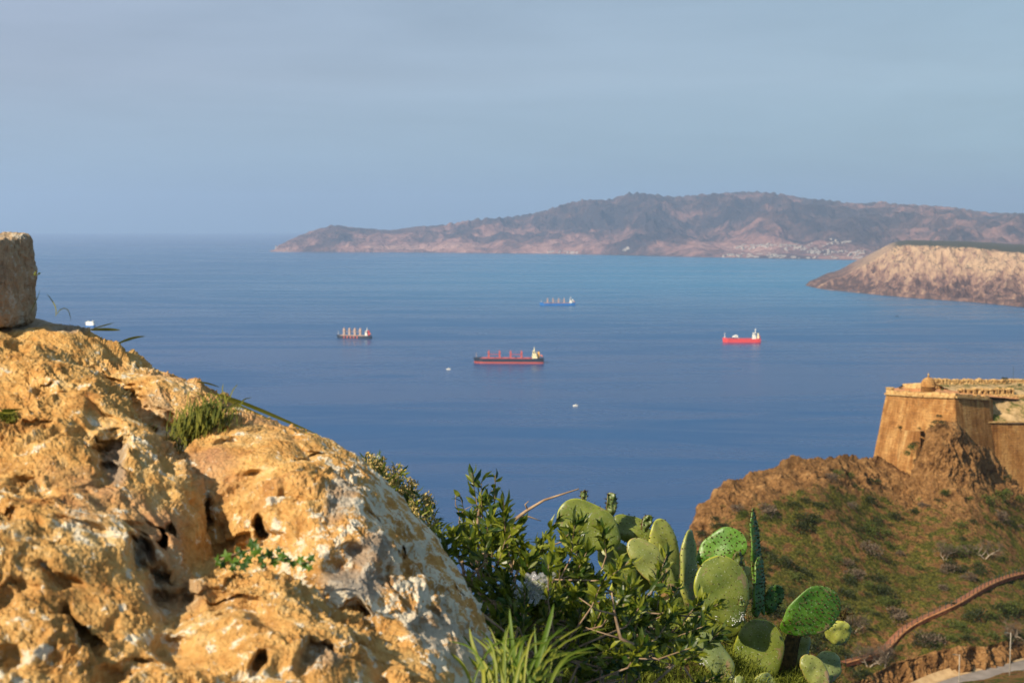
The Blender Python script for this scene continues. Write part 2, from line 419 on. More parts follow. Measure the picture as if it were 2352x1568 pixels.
# ------------------------------------------------------------------ ships
def paint(name, c, rough=0.5, streak=0.25):
    m, nt, b = mat(name, rough, 0.4); v = coords(nt, (0.06, 0.06, 0.3)); n = tnoise(nt, v, 1.0, 5)
    base(nt, b, mix(nt, rng(nt, n, 0.45, 0.75), c, tuple(x*(1-streak) for x in c))); return m
M_black = paint('dark_hull_paint', (0.018, 0.025, 0.038)); M_boot = paint('red_oxide_paint', (0.42, 0.085, 0.06))
M_blue = paint('blue_hull_paint', (0.006, 0.12, 0.38)); M_red = paint('red_hull_paint', (0.60, 0.050, 0.045))
M_white = paint('white_paint', (0.80, 0.76, 0.66), 0.5, 0.12); M_cream = paint('cream_paint', (0.80, 0.70, 0.42), 0.5, 0.12)
M_deckred = paint('red_deck_paint', (0.42, 0.09, 0.08)); M_yellow = paint('yellow_paint', (0.85, 0.42, 0.05)); M_tan = paint('buff_crane_paint', (0.42, 0.29, 0.22))
M_orange = paint('orange_lifeboat_paint', (0.80, 0.22, 0.10))
M_green = paint('grey_deck_paint', (0.30, 0.17, 0.15))
def hull_mb(L, B, z0, z1, bow_rise=0.0, foc=0.10, poop=0.14, flare=1.0):
    """ship's hull lofted from stations, bow at -x"""
    mb = MB(); n = 40; V = []; Fc = []
    for i in range(n+1):
        t = i/n; x = -L/2 + L*t
        w = B/2*min(1.0, (math.sin(min(t/0.16, 1)*math.pi/2))**0.8 + 0.02)
        if t > 0.9: w *= 1 - 0.25*((t-0.9)/0.1)**2
        up = bow_rise*(1 if t < foc else max(0, 1-(t-foc)/0.02)) + (bow_rise*0.5 if t > 1-poop else 0)
        wl = w*(0.80 if t < 0.1 else 0.97)
        xs = x + (L*0.02*(1-t/0.1) if t < 0.1 else 0)
        V += [(xs, -wl, z0), (x, -w, z1+up), (x, w, z1+up), (xs, wl, z0)]
    for i in range(n):
        a = i*4; c = a+4
        Fc += [(a, c, c+1, a+1), (a+1, c+1, c+2, a+2), (a+2, c+2, c+3, a+3), (a+3, c+3, c, a)]
    Fc += [(0, 1, 2, 3), (n*4+3, n*4+2, n*4+1, n*4)]
    return mb.add(V, Fc)
def crane(parent, x, h, w, jib, m, zd):
    c = MB(); c.box(x-w/2, x+w/2, -w/2, w/2, zd, zd+h, w*0.08, w*0.08).box(x-w*0.62, x+w*0.62, -w*0.62, w*0.62, zd+h*0.62, zd+h*0.72)
    c.tube([(x, 0, zd+h), (x, 0, zd+h+2.5)], w*0.16, 6)
    o = c.build('crane', m, parent)
    if jib:
        j = MB(); s = 1 if jib > 0 else -1
        for y in (-1.1, 1.1): j.tube([(x+s*w*0.5, y, zd+h*0.52), (x+jib, y*0.6, zd+h*0.50)], [0.8, 0.5], 4)
        for k in range(7):
            t = k/7; xa = x+s*w*0.5+(jib-s*w*0.5)*t; j.tube([(xa, -1.1, zd+h*.52), (xa+jib/9, 1.0, zd+h*.515)], 0.22, 3)
        j.tube([(x, 0, zd+h+1), (x+jib, 0, zd+h*.5)], 0.12, 3)
        j.build('jib', m, o)
def tower(parent, x0, x1, B, z, floors, m, wing=True, wm=None):
    t = MB(); fh = 2.9
    for k in range(floors):
        i = 0.0 if k == 0 else 0.9*k
        t.box(x0+i*0.4, x1-i*0.9, -B/2+0.8+i*0.5, B/2-0.8-i*0.5, z+k*fh, z+(k+1)*fh-0.25)
        t.box(x0+i*0.4-0.7, x1-i*0.9+0.7, -B/2+0.4+i*0.5, B/2-0.4-i*0.5, z+(k+1)*fh-0.25, z+(k+1)*fh)
    zt = z+floors*fh
    t.box(x0+1.2, x0+6.5, -B/2, B/2, zt, zt+2.9)
    o = t.build('superstructure', m, parent)
    w = MB()
    for k in range(1, floors):
        i = 0.9*k
        for q in range(5): w.box(x0+i*.4+1.2+q*2.2, x0+i*.4+2.1+q*2.2, -B/2+0.72+i*0.5, -B/2+0.78+i*0.5, z+k*fh+1.1, z+k*fh+1.9)
    w.box(x0+1.6, x0+6.0, -B/2-0.08, -B/2-0.03, zt+1.1, zt+2.2); w.box(x0+1.10, x0+1.17, -B/2+1, B/2-1, zt+1.2, zt+2.2)
    w.build('window', m_hole, o)
    return zt
def ship(name, label, u_, v_, L_px, spec, yaw=0.0, floats=0.0):
    Y = float(sea_y(v_)); r = empty(name, (float(ray(u_, v_)[0])*Y, Y, SEA), yaw)
    L = L_px/F*Y/ math.cos(yaw); spec(r, L)
    tag(r, label, 'ship'); return r
def bulk(r, L, hullm, deckm, cranem, towm, funm, zd, jibs, boot=True, red_end=None, floors=5, cr=(0.22, 0.375, 0.53, 0.685), ch=18, cw=4.6):
    B = L*0.155
    hull_mb(L, B, -2.0 if not boot else zd*0.33, zd, 2.6).build('hull', hullm, r)
    if boot: hull_mb(L*0.992, B*0.985, -2.0, zd*0.36, 0).build('boot_topping', M_boot, r)
    d = MB()
    for k in range(7):
        x0 = -L*0.37+k*L*0.155*0.99*0.72*0.0 + k*L*0.098
        d.box(x0, x0+L*0.075, -B*0.30, B*0.30, zd, zd+2.3, .3, .3)
    d.box(-L*0.40, L*0.33, -B*0.47, -B*0.455, zd, zd+1.6).box(-L*0.40, L*0.33, B*0.455, B*0.47, zd, zd+1.6)
    d.build('hatch_cover', deckm, r)
    for k, f in enumerate(cr): crane(r, -L/2+L*f, ch, cw, jibs[k], cranem, zd)
    x0 = L*0.335
    zt = tower(r, x0, x0+L*0.075, B, zd+1.3, floors, towm)
    MB().tube([(x0+5, 0, zt+2), (x0+5, 0, zt+13)], [1.1, 0.5], 6).box(x0+3.6, x0+6.4, -2.5, 2.5, zt+5.5, zt+6.1).box(x0+4.2, x0+5.8, -.8, .8, zt+8.5, zt+9).build('mast', towm, r)
    f = MB(); xf = L*0.425
    f.box(xf-3, xf+3, -4, 4, zd+1.3, zd+9).box(xf-2.6, xf+2.6, -2.6, 2.6, zd+9, zd+16.5, .3, .3)
    fo = f.build('funnel', funm, r)
    MB().tube([(xf-.6, 0, zd+16.3), (xf-.6, 0, zd+18)], .7, 6).tube([(xf+1, 0, zd+16.3), (xf+1, 0, zd+17.5)], .5, 6).build('exhaust_pipe', M_black, fo)
    lb = MB().tube([(L*0.455, -1, zd+9), (L*0.475, -1, zd+6), (L*0.488, -1, zd+3.6)], [1.2, 1.6, 1.0], 8); lb.build('lifeboat', M_orange, r, True)
    MB().tube([(-L*0.455, 0, zd+2), (-L*0.455, 0, zd+15)], [.7, .3], 6).box(-L*.455-.4, -L*.455+.4, -2, 2, zd+10, zd+10.5).build('foremast', towm if towm is M_white else M_tan, r)
    rl = MB()
    for s in (-1, 1):
        for k in range(30):
            x = -L*0.38+k*L*0.7/29; rl.tube([(x, s*B*.485, zd), (x, s*B*.485, zd+1.2)], .08, 3)
        rl.tube([(-L*.38, s*B*.485, zd+1.2), (L*.33, s*B*.485, zd+1.2)], .08, 3)
    rl.build('railing', deckm, r)
ship('bulk_carrier', 'long dark bulk carrier with red cranes and cream bridge, nearest of the ships', 1168, 833.5, 163,
     lambda r, L: bulk(r, L, M_black, M_deckred, M_deckred, M_cream, M_yellow, 11.5, (29, -28, 29, -28)), math.radians(-3))
def geared(r, L):
    bulk(r, L, M_black, M_tan, M_tan, M_white, M_red, 8.0, (22, 20, 20, 0), False, floors=4, ch=22, cw=6.5)
    fb = MB(); B = L*0.155
    for k in range(5): fb.box(-L/2+L*(0.22+0.095*k), -L/2+L*(0.255+0.095*k), -B/2-0.6, -B/2-0.05, 0.5, 7.6)
    fb.build('side_fender', M_boot, r)
ship('cargo_ship', 'black cargo ship with four buff cranes and a white bridge with red funnel', 813, 777, 82, geared, math.radians(-14))
ship('cargo_ship', 'blue hulled cargo ship with pale cranes, farthest of the ships', 1280.5, 701, 82,
     lambda r, L: bulk(r, L, M_blue, M_green, M_tan, M_white, M_white, 9.0, (0, 22, 22, 0), False, floors=5, ch=20, cw=5.5), math.radians(-2))
def tanker(r, L):
    B = L*0.16; zd = 10.5
    hull_mb(L, B, -2, zd, 2.4).build('hull', M_red, r)
    x0 = L*0.28
    zt = tower(r, x0, x0+L*0.105, B, zd, 5, M_white)
    MB().tube([(x0+9, 0, zt+2), (x0+9, 0, zt+15)], [1.6, 0.8], 6).box(x0+7.4, x0+10.6, -3, 3, zt+7, zt+7.8).build('mast', M_white, r)
    f = MB().box(L*.405, L*.455, -5, 5, zd, zd+9).box(L*.41, L*.45, -3.4, 3.4, zd+12, zd+17, .4, .4).box(L*.418, L*.442, -2.6, 2.6, zd+9, zd+12); fo = f.build('funnel', M_cream, r)
    MB().box(L*.409, L*.451, -3.6, 3.6, zd+17, zd+18.2).build('funnel_cap', M_black, fo)
    MB().tube([(-L*.44, 0, zd+2), (-L*.44, 0, zd+17)], [1.0, .5], 6).build('foremast', M_white, r)
    p = MB()
    for y in (-3, -1, 1, 3): p.tube([(-L*.38, y, zd+1.6), (x0, y, zd+1.6)], .45, 5)
    for k in range(12): p.box(-L*.36+k*L*.055, -L*.36+k*L*.055+.8, -B*.35, B*.35, zd, zd+1.3)
    p.build('deck_pipework', M_deckred, r)
    MB().tube([(-L*.24, -3, zd+5.5), (-L*.15, -3, zd+10), (-L*.10, -3, zd+8), (-L*.08, -3, zd+1)], [1.4, 1.6, 1.4, 1.0], 6).box(-L*.24, -L*.10, -6, 2, zd+4.6, zd+6.6).box(-L*.17,-L*.155,-1,1,zd,zd+5).build('hose_crane', M_white, r)
    MB().tube([(L*.46, 0, zd+9), (L*.495, 0, zd+3.5)], [1.8, 1.4], 8).build('lifeboat', M_red, r, True)
ship('tanker', 'bright red tanker with white bridge at its stern', 1703, 786, 87, tanker, math.radians(-5))
def ferry(r, L):
    B = L*0.3
    hull_mb(L, B, -1, 5, 1.5).build('hull', M_blue, r)
    hull_mb(L*0.96, B*.97, 5.05, 13, 3.5, 0.25, 0.2).build('upper_hull', M_white, r)
    t = MB()
    t.box(-L*.25, L*.3, -B*.4, B*.4, 13, 17, 1, 1).box(-L*.18, -L*.05, -B*.5, B*.5, 17, 20, .4, .4).box(L*.32, L*.42, -B*.4, B*.4, 16, 21)
    t.build('superstructure', M_white, r)
    MB().tube([(L*.0, 0, 17), (L*.0, 0, 25)], [1, .5], 6).build('mast', M_black, r)
    MB().box(L*.05, L*.14, -2, 2, 17, 22, .4, .4).build('funnel', M_blue, r)
ship('ferry', 'small white ship with blue waterline beyond the grass on the rock', 207, 750.5, 24, ferry, math.radians(-25))
def motorboat(u_, v_, label, L=11.0, m=M_white):
    Y = float(sea_y(v_)); r = empty('motorboat', (float(ray(u_, v_)[0])*Y, Y, SEA), rnd.uniform(-.5, .5))
    hull_mb(L, L*.3, -.3, 1.6, .5).build('hull', m, r); MB().box(-1.5, 2.5, -1.1, 1.1, 1.6, 3.6, .5, .2).build('cabin', m, r)
    MB().box(-1.1, 2.1, -1.16, -1.06, 2.3, 3.0).build('window', m_hole, r)
    tag(r, label, 'boat')
motorboat(1322, 932.5, 'small white boat alone on the water below the long dark ship', 10)
motorboat(1030, 848.5, 'tiny white boat just left of the long dark ship', 10)
motorboat(2060, 727, 'tiny dark boat off the pale headland', 18, M_black)
# ------------------------------------------------------------------ the near hill under the fort
def resample(pl, n, smooth=True):
    """n points along control points (u, v, ...) equally spaced in control index"""
    p = np.array(pl, float); t = np.linspace(0, len(p)-1, n); k = np.arange(len(p))
    return np.stack([np.interp(t, k, p[:, j]) for j in range(p.shape[1])], -1)
def sheet(sil, inner, ns, nt_, depth, roll, t0, tb, power=1.0):
    """a rounded surface: t = 0 is its outline against what lies behind, t = 1 its inner edge, t < 0 its far side"""
    S = resample(sil, ns); I = resample(inner, ns)
    t = np.concatenate([-np.linspace(tb, 0, max(6, nt_//7))[:-1], np.linspace(0, 1, nt_)**power])
    tt = np.abs(t)[None, :, None]
    uv = S[:, None]*(1-tt) + I[:, None]*tt
    Y = depth(uv[..., 0], uv[..., 1])
    q = np.clip((t0 - t)/t0, 0, 1)
    front = roll*(1-np.sqrt(np.clip(1-q*q, 0, 1)))
    Y0 = depth(S[:, 0], S[:, 1])[:, None]
    back = Y0 + roll + np.abs(t)[None]*roll*2.2/max(tb, 1e-3)*0.6
    Y = np.where(t[None] < 0, back, Y + front[None])
    return at(uv[..., 0], uv[..., 1], Y), uv, t
D_hill = tps([(1560,1330,372),(1600,1190,392),(1640,1125,402),(1700,1100,410),(1830,1058,425),(1900,1052,432),(2000,1052,452),(2060,1068,453),
              (2090,1110,445),(2130,1000,446),(2190,970,444),(2250,1030,452),(2300,1060,468),(2352,1090,474),(2600,1150,500),
              (1750,1250,385),(1900,1200,400),(2100,1200,428),(2250,1150,440),(2352,1250,435),(1600,1400,352),(1900,1400,368),(2100,1400,378),(2352,1380,396),
              (1700,1568,330),(1950,1568,345),(2100,1500,356),(2200,1490,358),(2352,1470,372),(2200,1560,356),(2352,1530,366),(2352,1700,345),(2100,1720,330),(1600,1700,315),(2700,1700,370),(2700,1400,440)])
SIL = [(1420,1700),(1480,1500),(1560,1300),(1590,1215),(1608,1168),(1640,1130),(1670,1112),(1700,1100),(1760,1078),(1830,1058),(1870,1054),(1930,1050),(1975,1053),(2005,1054),(2045,1066),(2075,1085),
       (2095,1098),(2108,1060),(2118,1020),(2135,985),(2165,970),(2195,968),(2215,985),(2240,1015),(2275,1035),(2310,1062),(2345,1085),(2400,1110),(2500,1140),(2600,1160),(2750,1180),(2900,1200)]
INN = [(1450,1800),(1470,1800),(1500,1800),(1530,1800),(1560,1800),(1600,1800),(1640,1800),(1680,1800),(1720,1800),(1770,1800),(1810,1800),(1850,1800),(1890,1800),(1920,1800),(1950,1800),(1980,1800),
       (2010,1800),(2040,1800),(2070,1800),(2100,1800),(2130,1800),(2160,1800),(2190,1800),(2220,1800),(2260,1800),(2310,1800),(2370,1800),(2440,1800),(2520,1800),(2620,1800),(2740,1800),(2900,1800)]
# the road cutting: the hill is cut away in a rock face above the road
CUT_T = [(1900,1590),(1960,1572),(2000,1552),(2060,1515),(2140,1500),(2200,1488),(2260,1490),(2300,1478),(2352,1472),(2600,1440),(2900,1400)]
CUT_B = [(1900,1640),(1960,1635),(2000,1625),(2060,1598),(2140,1572),(2200,1556),(2260,1546),(2300,1532),(2352,1520),(2600,1470),(2900,1430)]
D_top = tps([(1900,1590,342),(2100,1508,356),(2352,1472,371),(2600,1440,384),(2900,1400,400),(2000,1700,336),(2352,1700,350)])
def D_hill_cut(u, v):
    d = D_hill(u, v); a = np.interp(u, [p[0] for p in CUT_T], [p[1] for p in CUT_T]); b_ = np.interp(u, [p[0] for p in CUT_B], [p[1] for p in CUT_B])
    dt = D_hill(u, a)
    k = np.clip((v-a)/(b_-a), 0, 1)
    cut = dt - 3.0*k - np.maximum(v-b_, 0)*0.62
    w_ = sstep(1880, 1990, u)
    return np.where(v > a, d*(1-w_) + cut*w_, d)
def gauss(u, v, cu, cv, su, sv): return np.exp(-((u-cu)/su)**2 - ((v-cv)/sv)**2)
P, uv, t = sheet(SIL, INN, 760, 620, D_hill_cut, 7.0, 0.10, 0.16)
Nn = normals(P); Nn = np.where((Nn[..., 1:2] > 0) & (t[None, :, None] >= 0), -Nn, Nn)
Nn = -Nn if Nn[380, 300, 1] > 0 else Nn
u_, v_ = uv[..., 0], uv[..., 1]
# rock shows on the crest, on the mound under the bastion and in the road cutting
silv = np.interp(u_, [p[0] for p in SIL[1:]], [p[1] for p in SIL[1:]])
crest = 1-sstep(25, 95, v_-silv)
mound = gauss(u_, v_, 2170, 1045, 130, 110)
a_c = np.interp(u_, [p[0] for p in CUT_T], [p[1] for p in CUT_T]); b_c = np.interp(u_, [p[0] for p in CUT_B], [p[1] for p in CUT_B])
cutm = sstep(-6, 2, v_-a_c)*(1-sstep(-6, 4, v_-b_c))*sstep(1900, 1990, u_)
roadz = sstep(-2, 6, v_-b_c)*sstep(1950, 2030, u_)
rocky = np.clip(crest + mound*1.1 + cutm, 0, 1)
q = P.copy()
big = fbm(q/22.0, 5, 0.5)*2.6
qv = q.copy(); qv[..., 2] *= 0.45
crag = (ridged(qv/9.0, 6, 0.6)-0.55)*4.4*(.45+.55*sstep(4, 45, v_-silv)) + (ridged(qv/3.1+5, 4, 0.6)-0.5)*1.3*(.5+.5*sstep(4, 45, v_-silv))
fine = fbm(q/2.6, 4, 0.6)*0.45
disp = (big*(1-roadz) + crag*rocky*(1-roadz) + fine*(1-0.8*roadz))*np.where(t[None] < 0, 0.5, 1)
P = P + Nn*disp[..., None]
hillP = P
m_hill, nt, b = mat('dry_hillside', 0.95, 0.1)
v = coords(nt); n1 = tnoise(nt, v, 0.045, 8, 0.65, 0.4); n2 = tnoise(nt, v, 0.30, 8, 0.7, 0.3); n3 = tnoise(nt, v, 1.4, 6, 0.7)
vc = tvor(nt, v, 0.55)
soil = ramp(nt, math_(nt, 'ADD', math_(nt, 'MULTIPLY', n2, 0.6), math_(nt, 'MULTIPLY', n3, 0.4)),
            [(0.36, (0.062, 0.030, 0.012)), (0.45, (0.145, 0.072, 0.026)), (0.54, (0.26, 0.135, 0.050)), (0.66, (0.40, 0.24, 0.10))])
att = N(nt, 'ShaderNodeAttribute'); att.attribute_name = 'rocky'
grass_f = math_(nt, 'SUBTRACT', math_(nt, 'ADD', math_(nt, 'MULTIPLY', n1, 0.28), math_(nt, 'MULTIPLY', n2, 0.72)), math_(nt, 'MULTIPLY', att.outputs['Fac'], 0.25))
grass = mix(nt, rng(nt, n3, 0.4, 0.62), (0.034, 0.038, 0.006), (0.125, 0.112, 0.020))
base(nt, b, mix(nt, rng(nt, grass_f, 0.45, 0.515), soil, grass))
bump(nt, b, math_(nt, 'ADD', n3, math_(nt, 'MULTIPLY', n2, 0.8)), 0.8, 0.9)
me = grid_mesh('hillside', P)
ra = me.attributes.new('rocky', 'FLOAT', 'POINT'); ra.data.foreach_set('value', rocky.reshape(-1).astype(np.float32))
hill = tag(link('hillside', me, m_hill), kind='structure')
bpy.context.view_layer.update()
bvh = BVHTree.FromObject(hill, bpy.context.evaluated_depsgraph_get())
def on_hill(u, v):
    h = bvh.ray_cast(Vector((0, 0, 0)), pt(u, v, 1.0).normalized())
    return h[0]

# ------------------------------------------------------------------ scrub bushes
def leaf_mesh(name, n, fn, seed):
    """n small folded leaves; fn(rng) -> centre, direction, length, width"""
    r_ = random.Random(seed); V = []; Fc = []
    for k in range(n):
        c, d, L, W = fn(r_)
        d = Vector(d).normalized(); s = d.cross(Vector((r_.uniform(-1, 1), r_.uniform(-1, 1), r_.uniform(-1, 1)))).normalized()
        up = s.cross(d); c = Vector(c); i = len(V)
        V += [c, c + d*L*0.5 + s*W*0.5 + up*W*0.18, c + d*L, c + d*L*0.5 - s*W*0.5 + up*W*0.18]
        Fc += [(i, i+1, i+2), (i, i+2, i+3)]
    return poly_mesh(name, V, Fc)
def foliage(name, c1, c2, rough=0.55, spec=0.35, scale=3.0, trans=0.25):
    m, nt, b = mat(name, rough, spec); v = coords(nt); n = tnoise(nt, v, scale, 4)
    oi = N(nt, 'ShaderNodeObjectInfo'); g = N(nt, 'ShaderNodeNewGeometry')
    f = math_(nt, 'ADD', math_(nt, 'MULTIPLY', n, 0.5), math_(nt, 'MULTIPLY', g.outputs['Random Per Island'], 0.5))
    base(nt, b, mix(nt, rng(nt, f, 0.25, 0.75), c1, c2))
    if trans:
        tr = N(nt, 'ShaderNodeBsdfTranslucent'); mx = N(nt, 'ShaderNodeMixShader'); mx.inputs[0].default_value = trans
        nt.links.new(b.inputs['Base Color'].links[0].from_socket, tr.inputs[0])
        out = [x for x in nt.nodes if x.type == 'OUTPUT_MATERIAL'][0]
        nt.links.new(b.outputs[0], mx.inputs[1]); nt.links.new(tr.outputs[0], mx.inputs[2]); nt.links.new(mx.outputs[0], out.inputs[0])
    return m
M_scrub = [foliage('dark_scrub_leaf', (0.016, 0.024, 0.004), (0.042, 0.052, 0.009)), foliage('green_scrub_leaf', (0.045, 0.065, 0.008), (0.105, 0.125, 0.02)),
           foliage('grey_twig_leaf', (0.085, 0.060, 0.036), (0.18, 0.13, 0.085))]
M_bark = varied('grey_bark', (0.22, 0.17, 0.12), (0.40, 0.32, 0.23), 6.0, 0.9, 0.1, 0.01)
def bush_mesh(seed, n=420, flat=0.85):
    r0 = random.Random(seed); lob = [(Vector((r0.uniform(-.6, .6), r0.uniform(-.6, .6), r0.uniform(.1, .45))), r0.uniform(.35, .6)) for _ in range(6)]
    def fn(r_):
        c, rad = r_.choice(lob); d = Vector((r_.gauss(0, 1), r_.gauss(0, 1), r_.gauss(0.4, 1))).normalized()
        p = c + d*rad*(r_.random()**0.35); p.z *= flat; p.z = max(p.z, -.1)
        return p, (d + Vector((r_.uniform(-.6, .6), r_.uniform(-.6, .6), r_.uniform(-.2, .8)))), r_.uniform(.10, .22), r_.uniform(.06, .12)
    return leaf_mesh('bush_foliage', n, fn, seed+1)
KL = [('dark_scrub_bush', 'dark green scrub bush', 'dark scrub bushes on the hillside'),
      ('green_scrub_bush', 'bright green bush', 'bright green bushes on the hillside'),
      ('dry_scrub_bush', 'leafless grey bush', 'dry grey bushes on the hillside')]
bushes = []
for k in range(3):
    for s in range(3):
        me = bush_mesh(40+k*5+s, 420 if k < 2 else 520); me.materials.append(M_scrub[k]); bushes.append((k, me))
rnd = random.Random(21)
def bush(u, v, k, s, sz=1.0):
    p = on_hill(u, v)
    if p is None: return
    o = bpy.data.objects.new(KL[k][0], bushes[k*3+s][1]); C.objects.link(o)
    o.location = p; o.rotation_euler = (0, 0, rnd.uniform(0, 6.28)); w_ = sz*rnd.uniform(.8, 1.25); o.scale = (w_, w_, w_*rnd.uniform(.75, 1.1))
    z_ = 'near the rocky crest' if v < 1160 and u < 2080 else 'below the bastion rocks' if v < 1230 else 'just above the footpath' if v < 1330 or u < 2050 and v < 1430 else 'between the footpath and the road cutting' if u > 1960 else 'low behind the cactus'
    if v >= 1230 and v < 1400 and u < 1950: z_ = 'on the left slope behind the cactus'
    zs = 'small' if w_ < .9 else 'medium' if w_ < 1.5 else 'large'
    tag(o, '%s %s on the hillside, %s' % (zs, KL[k][1], z_), 'bush', KL[k][2])
n_b = 0; tries = 0
while n_b < 290 and tries < 6000:
    tries += 1
    u = rnd.uniform(1600, 2400); v = rnd.uniform(1090, 1566)
    sv = float(np.interp(u, [p[0] for p in SIL[1:]], [p[1] for p in SIL[1:]]))
    if v < sv + 18: continue
    if v > float(np.interp(u, [p[0] for p in CUT_T], [p[1] for p in CUT_T])) - 5 and u > 1960: continue
    pv = float(np.interp(u, [1900, 1980, 2050, 2100, 2180, 2352], [1550, 1510, 1450, 1415, 1385, 1305]))
    if u > 1900 and -20 < v - pv < 42: continue
    dens = float(fbm(np.array([[u/90.0, v/55.0, 0.3]]), 3)[0]) + 0.30 + (v-1300)/900 - float(gauss(u, v, 2170, 1050, 110, 90))*0.6
    if rnd.random() > dens*1.5: continue
    k = rnd.choices([0, 1, 2], [0.5, 0.38, 0.16])[0]
    bush(u, v, k, rnd.randrange(3), rnd.choice([0.9, 1.2, 1.5, 2.0, 2.8]) * 1.15); n_b += 1
for u, v, k, s in [(1995,1590*0+1150,0,3.0),(1850,1150,0,2.4),(1815,1165,0,2.2),(2015,1330,0,2.8),(2300,1140,1,3.8),(2270,1150,1,3.0),(2225,1045+100,1,1.8),(2180,1390+18*0,0,2.0)]:
    bush(u, v, k, 0, s)
# ground cover too small and too many to count: tufts all over the slope, one object
V = []; Fc = []; r_ = random.Random(3); tp = hillP[:, 90:, :]
for i in range(26000):
    a = r_.randrange(tp.shape[0]); c = r_.randrange(tp.shape[1]); p = Vector(tp[a, c])
    u = 1176 + p.x/p.y*F*1.0
    rk = rocky[a, 90+c]; rz = roadz[a, 90+c]
    if rk > 0.45 or rz > 0.1 or u > 2500: continue
    if float(_jit[(a//9*131 + c//9*17) & 4095][0]) < 0.45: continue
    for q_ in range(5):
        d = Vector((r_.gauss(0, 1), r_.gauss(0, 1), abs(r_.gauss(0.6, .6)))).normalized(); s = d.cross(Vector((r_.gauss(0, 1), r_.gauss(0, 1), r_.gauss(0, 1)))).normalized()
        L = r_.uniform(.22, .5); c0 = p + Vector((r_.uniform(-.3, .3), r_.uniform(-.3, .3), 0.0)); k0 = len(V)
        V += [c0 - s*L*.3, c0 + s*L*.3, c0 + d*L]; Fc.append((k0, k0+1, k0+2))
M_tuft = foliage('tuft_leaf', (0.035, 0.042, 0.006), (0.16, 0.13, 0.030), 0.8, 0.1, 0.08)
tag(link('ground_cover', poly_mesh('ground_cover', V, Fc), M_tuft, None, False), kind='stuff')

# bare trees
def bare_tree(label, u, v, h, seed, lean=0.2, dens=3):
    p = on_hill(u, v)
    if p is None: return
    r_ = random.Random(seed); root = empty('bare_tree', p)
    tr = MB(); tw = MB()
    def grow(p0, d, L, rad, lev):
        pts = [p0]; dd = d.normalized()
        for k in range(4):
            dd = (dd + Vector((r_.gauss(0, .16), r_.gauss(0, .16), r_.gauss(0.02, .10)))).normalized(); pts.append(pts[-1] + dd*L/4)
        (tr if lev < 2 else tw).tube([x for x in pts], [rad*(1-.13*k) for k in range(5)], 5 if lev < 2 else 3, False)
        if lev < 5:
            for q_ in range(dens+1 if lev < 4 else 4):
                i = r_.choice([2, 3, 4, 4]); a = Vector((r_.gauss(0, 1), r_.gauss(0, 1), r_.gauss(.15, .6))).normalized()
                grow(pts[i], dd*0.75 + a*0.9, L*r_.uniform(.55, .8), rad*.55, lev+1)
    for s in (-1, 1): grow(Vector((s*.08*h*.3, 0, -.4)), Vector((s*.55+lean, 0, 1)), h*.42, h*.035, 0)
    tr.build('trunk', M_bark, root, True); tw.build('branches', M_scrub[2], root)
    tag(root, label, 'tree')
bare_tree('bare grey tree with wide crown above the path at the right edge', 2262, 1282, 7.0, 5)
bare_tree('rounded bare grey tree above the path, left of the wide-crowned one', 2170, 1285, 6.0, 6, 0.0, 3)
bare_tree('pale leafless tree with forked trunk between the path and the road cutting', 2322, 1474, 6.0, 9, 0.3)
bare_tree('leafless grey tree in front of the lower end of the path', 1995, 1530, 7.5, 11, 0.3)
bare_tree('leafless grey tree right of the cactus, beside the path end', 2030, 1530, 7.0, 13, -0.2)
bare_tree('bare pale tree behind the lower end of the path', 1960, 1452, 6.5, 15, 0.1)

# ------------------------------------------------------------------ red footpath with its posts
PATH = [(1925,1528),(1960,1517),(2000,1508),(2040,1490),(2052,1462),(2090,1436),(2130,1416),(2175,1399),(2215,1376),(2250,1352),(2290,1334),(2330,1322),(2352,1318),(2400,1312),(2500,1300)]
pp = []
for u, v in resample(PATH, 120):
    h = on_hill(u, v)
    if h is not None: pp.append(np.array(h))
pp = np.array(pp); pad_ = np.pad(pp, ((7, 7), (0, 0)), 'edge')
pp = np.stack([np.convolve(pad_[:, j], np.ones(15)/15, 'valid') for j in range(3)], -1); pp[:, 2] += 0.7
tan = np.gradient(pp, axis=0); tan[:, 2] = 0; tan /= np.linalg.norm(tan, axis=1)[:, None]
sd = np.stack([tan[:, 1], -tan[:, 0], np.zeros(len(tan))], -1); sd = np.where(sd[:, 1:2] > 0, -sd, sd)     # towards the viewer
m_path = varied('red_earth_path', (0.22, 0.085, 0.045), (0.30, 0.13, 0.07), 0.5, 0.9, 0.1)
m_kerb = varied('red_kerb_stone', (0.38, 0.15, 0.055), (0.52, 0.24, 0.10), 0.8, 0.8, 0.2)
m_ret = varied('red_retaining_wall', (0.14, 0.045, 0.02), (0.24, 0.09, 0.04), 0.8, 0.9, 0.1)
prof = [(-0.7, -2.0), (-0.7, 0.0), (1.1, 0.0)]
tag(link('path', grid_mesh('path', np.stack([pp + sd*a + np.array([0, 0, z]) for a, z in prof], 1)), m_path, None, False), kind='structure')
prof = [(1.1, 0.0), (1.1, .22), (1.55, .22), (1.56, -.05)]
rw = empty('retaining_wall', (0, 0, 0)); 
link('coping', grid_mesh('coping', np.stack([pp + sd*a + np.array([0, 0, z]) for a, z in prof], 1)), m_kerb, rw, False)
prof = [(1.50, .10), (1.54, -1.0)]
link('wall', grid_mesh('wall', np.stack([pp + sd*a + np.array([0, 0, z]) for a, z in prof], 1)), m_ret, rw, False)
tag(rw, 'low red retaining wall along the downhill side of the footpath', 'wall')
m_post = varied('dark_green_post_paint', (0.025, 0.045, 0.04), (0.05, 0.07, 0.06), 3, 0.5)
dist = np.concatenate([[0], np.cumsum(np.linalg.norm(np.diff(pp, axis=0), axis=1))])
fr = empty('path_fence', pp[0])
q0 = Vector(pp[0]); step = 2.45; kk = 0; tops = []
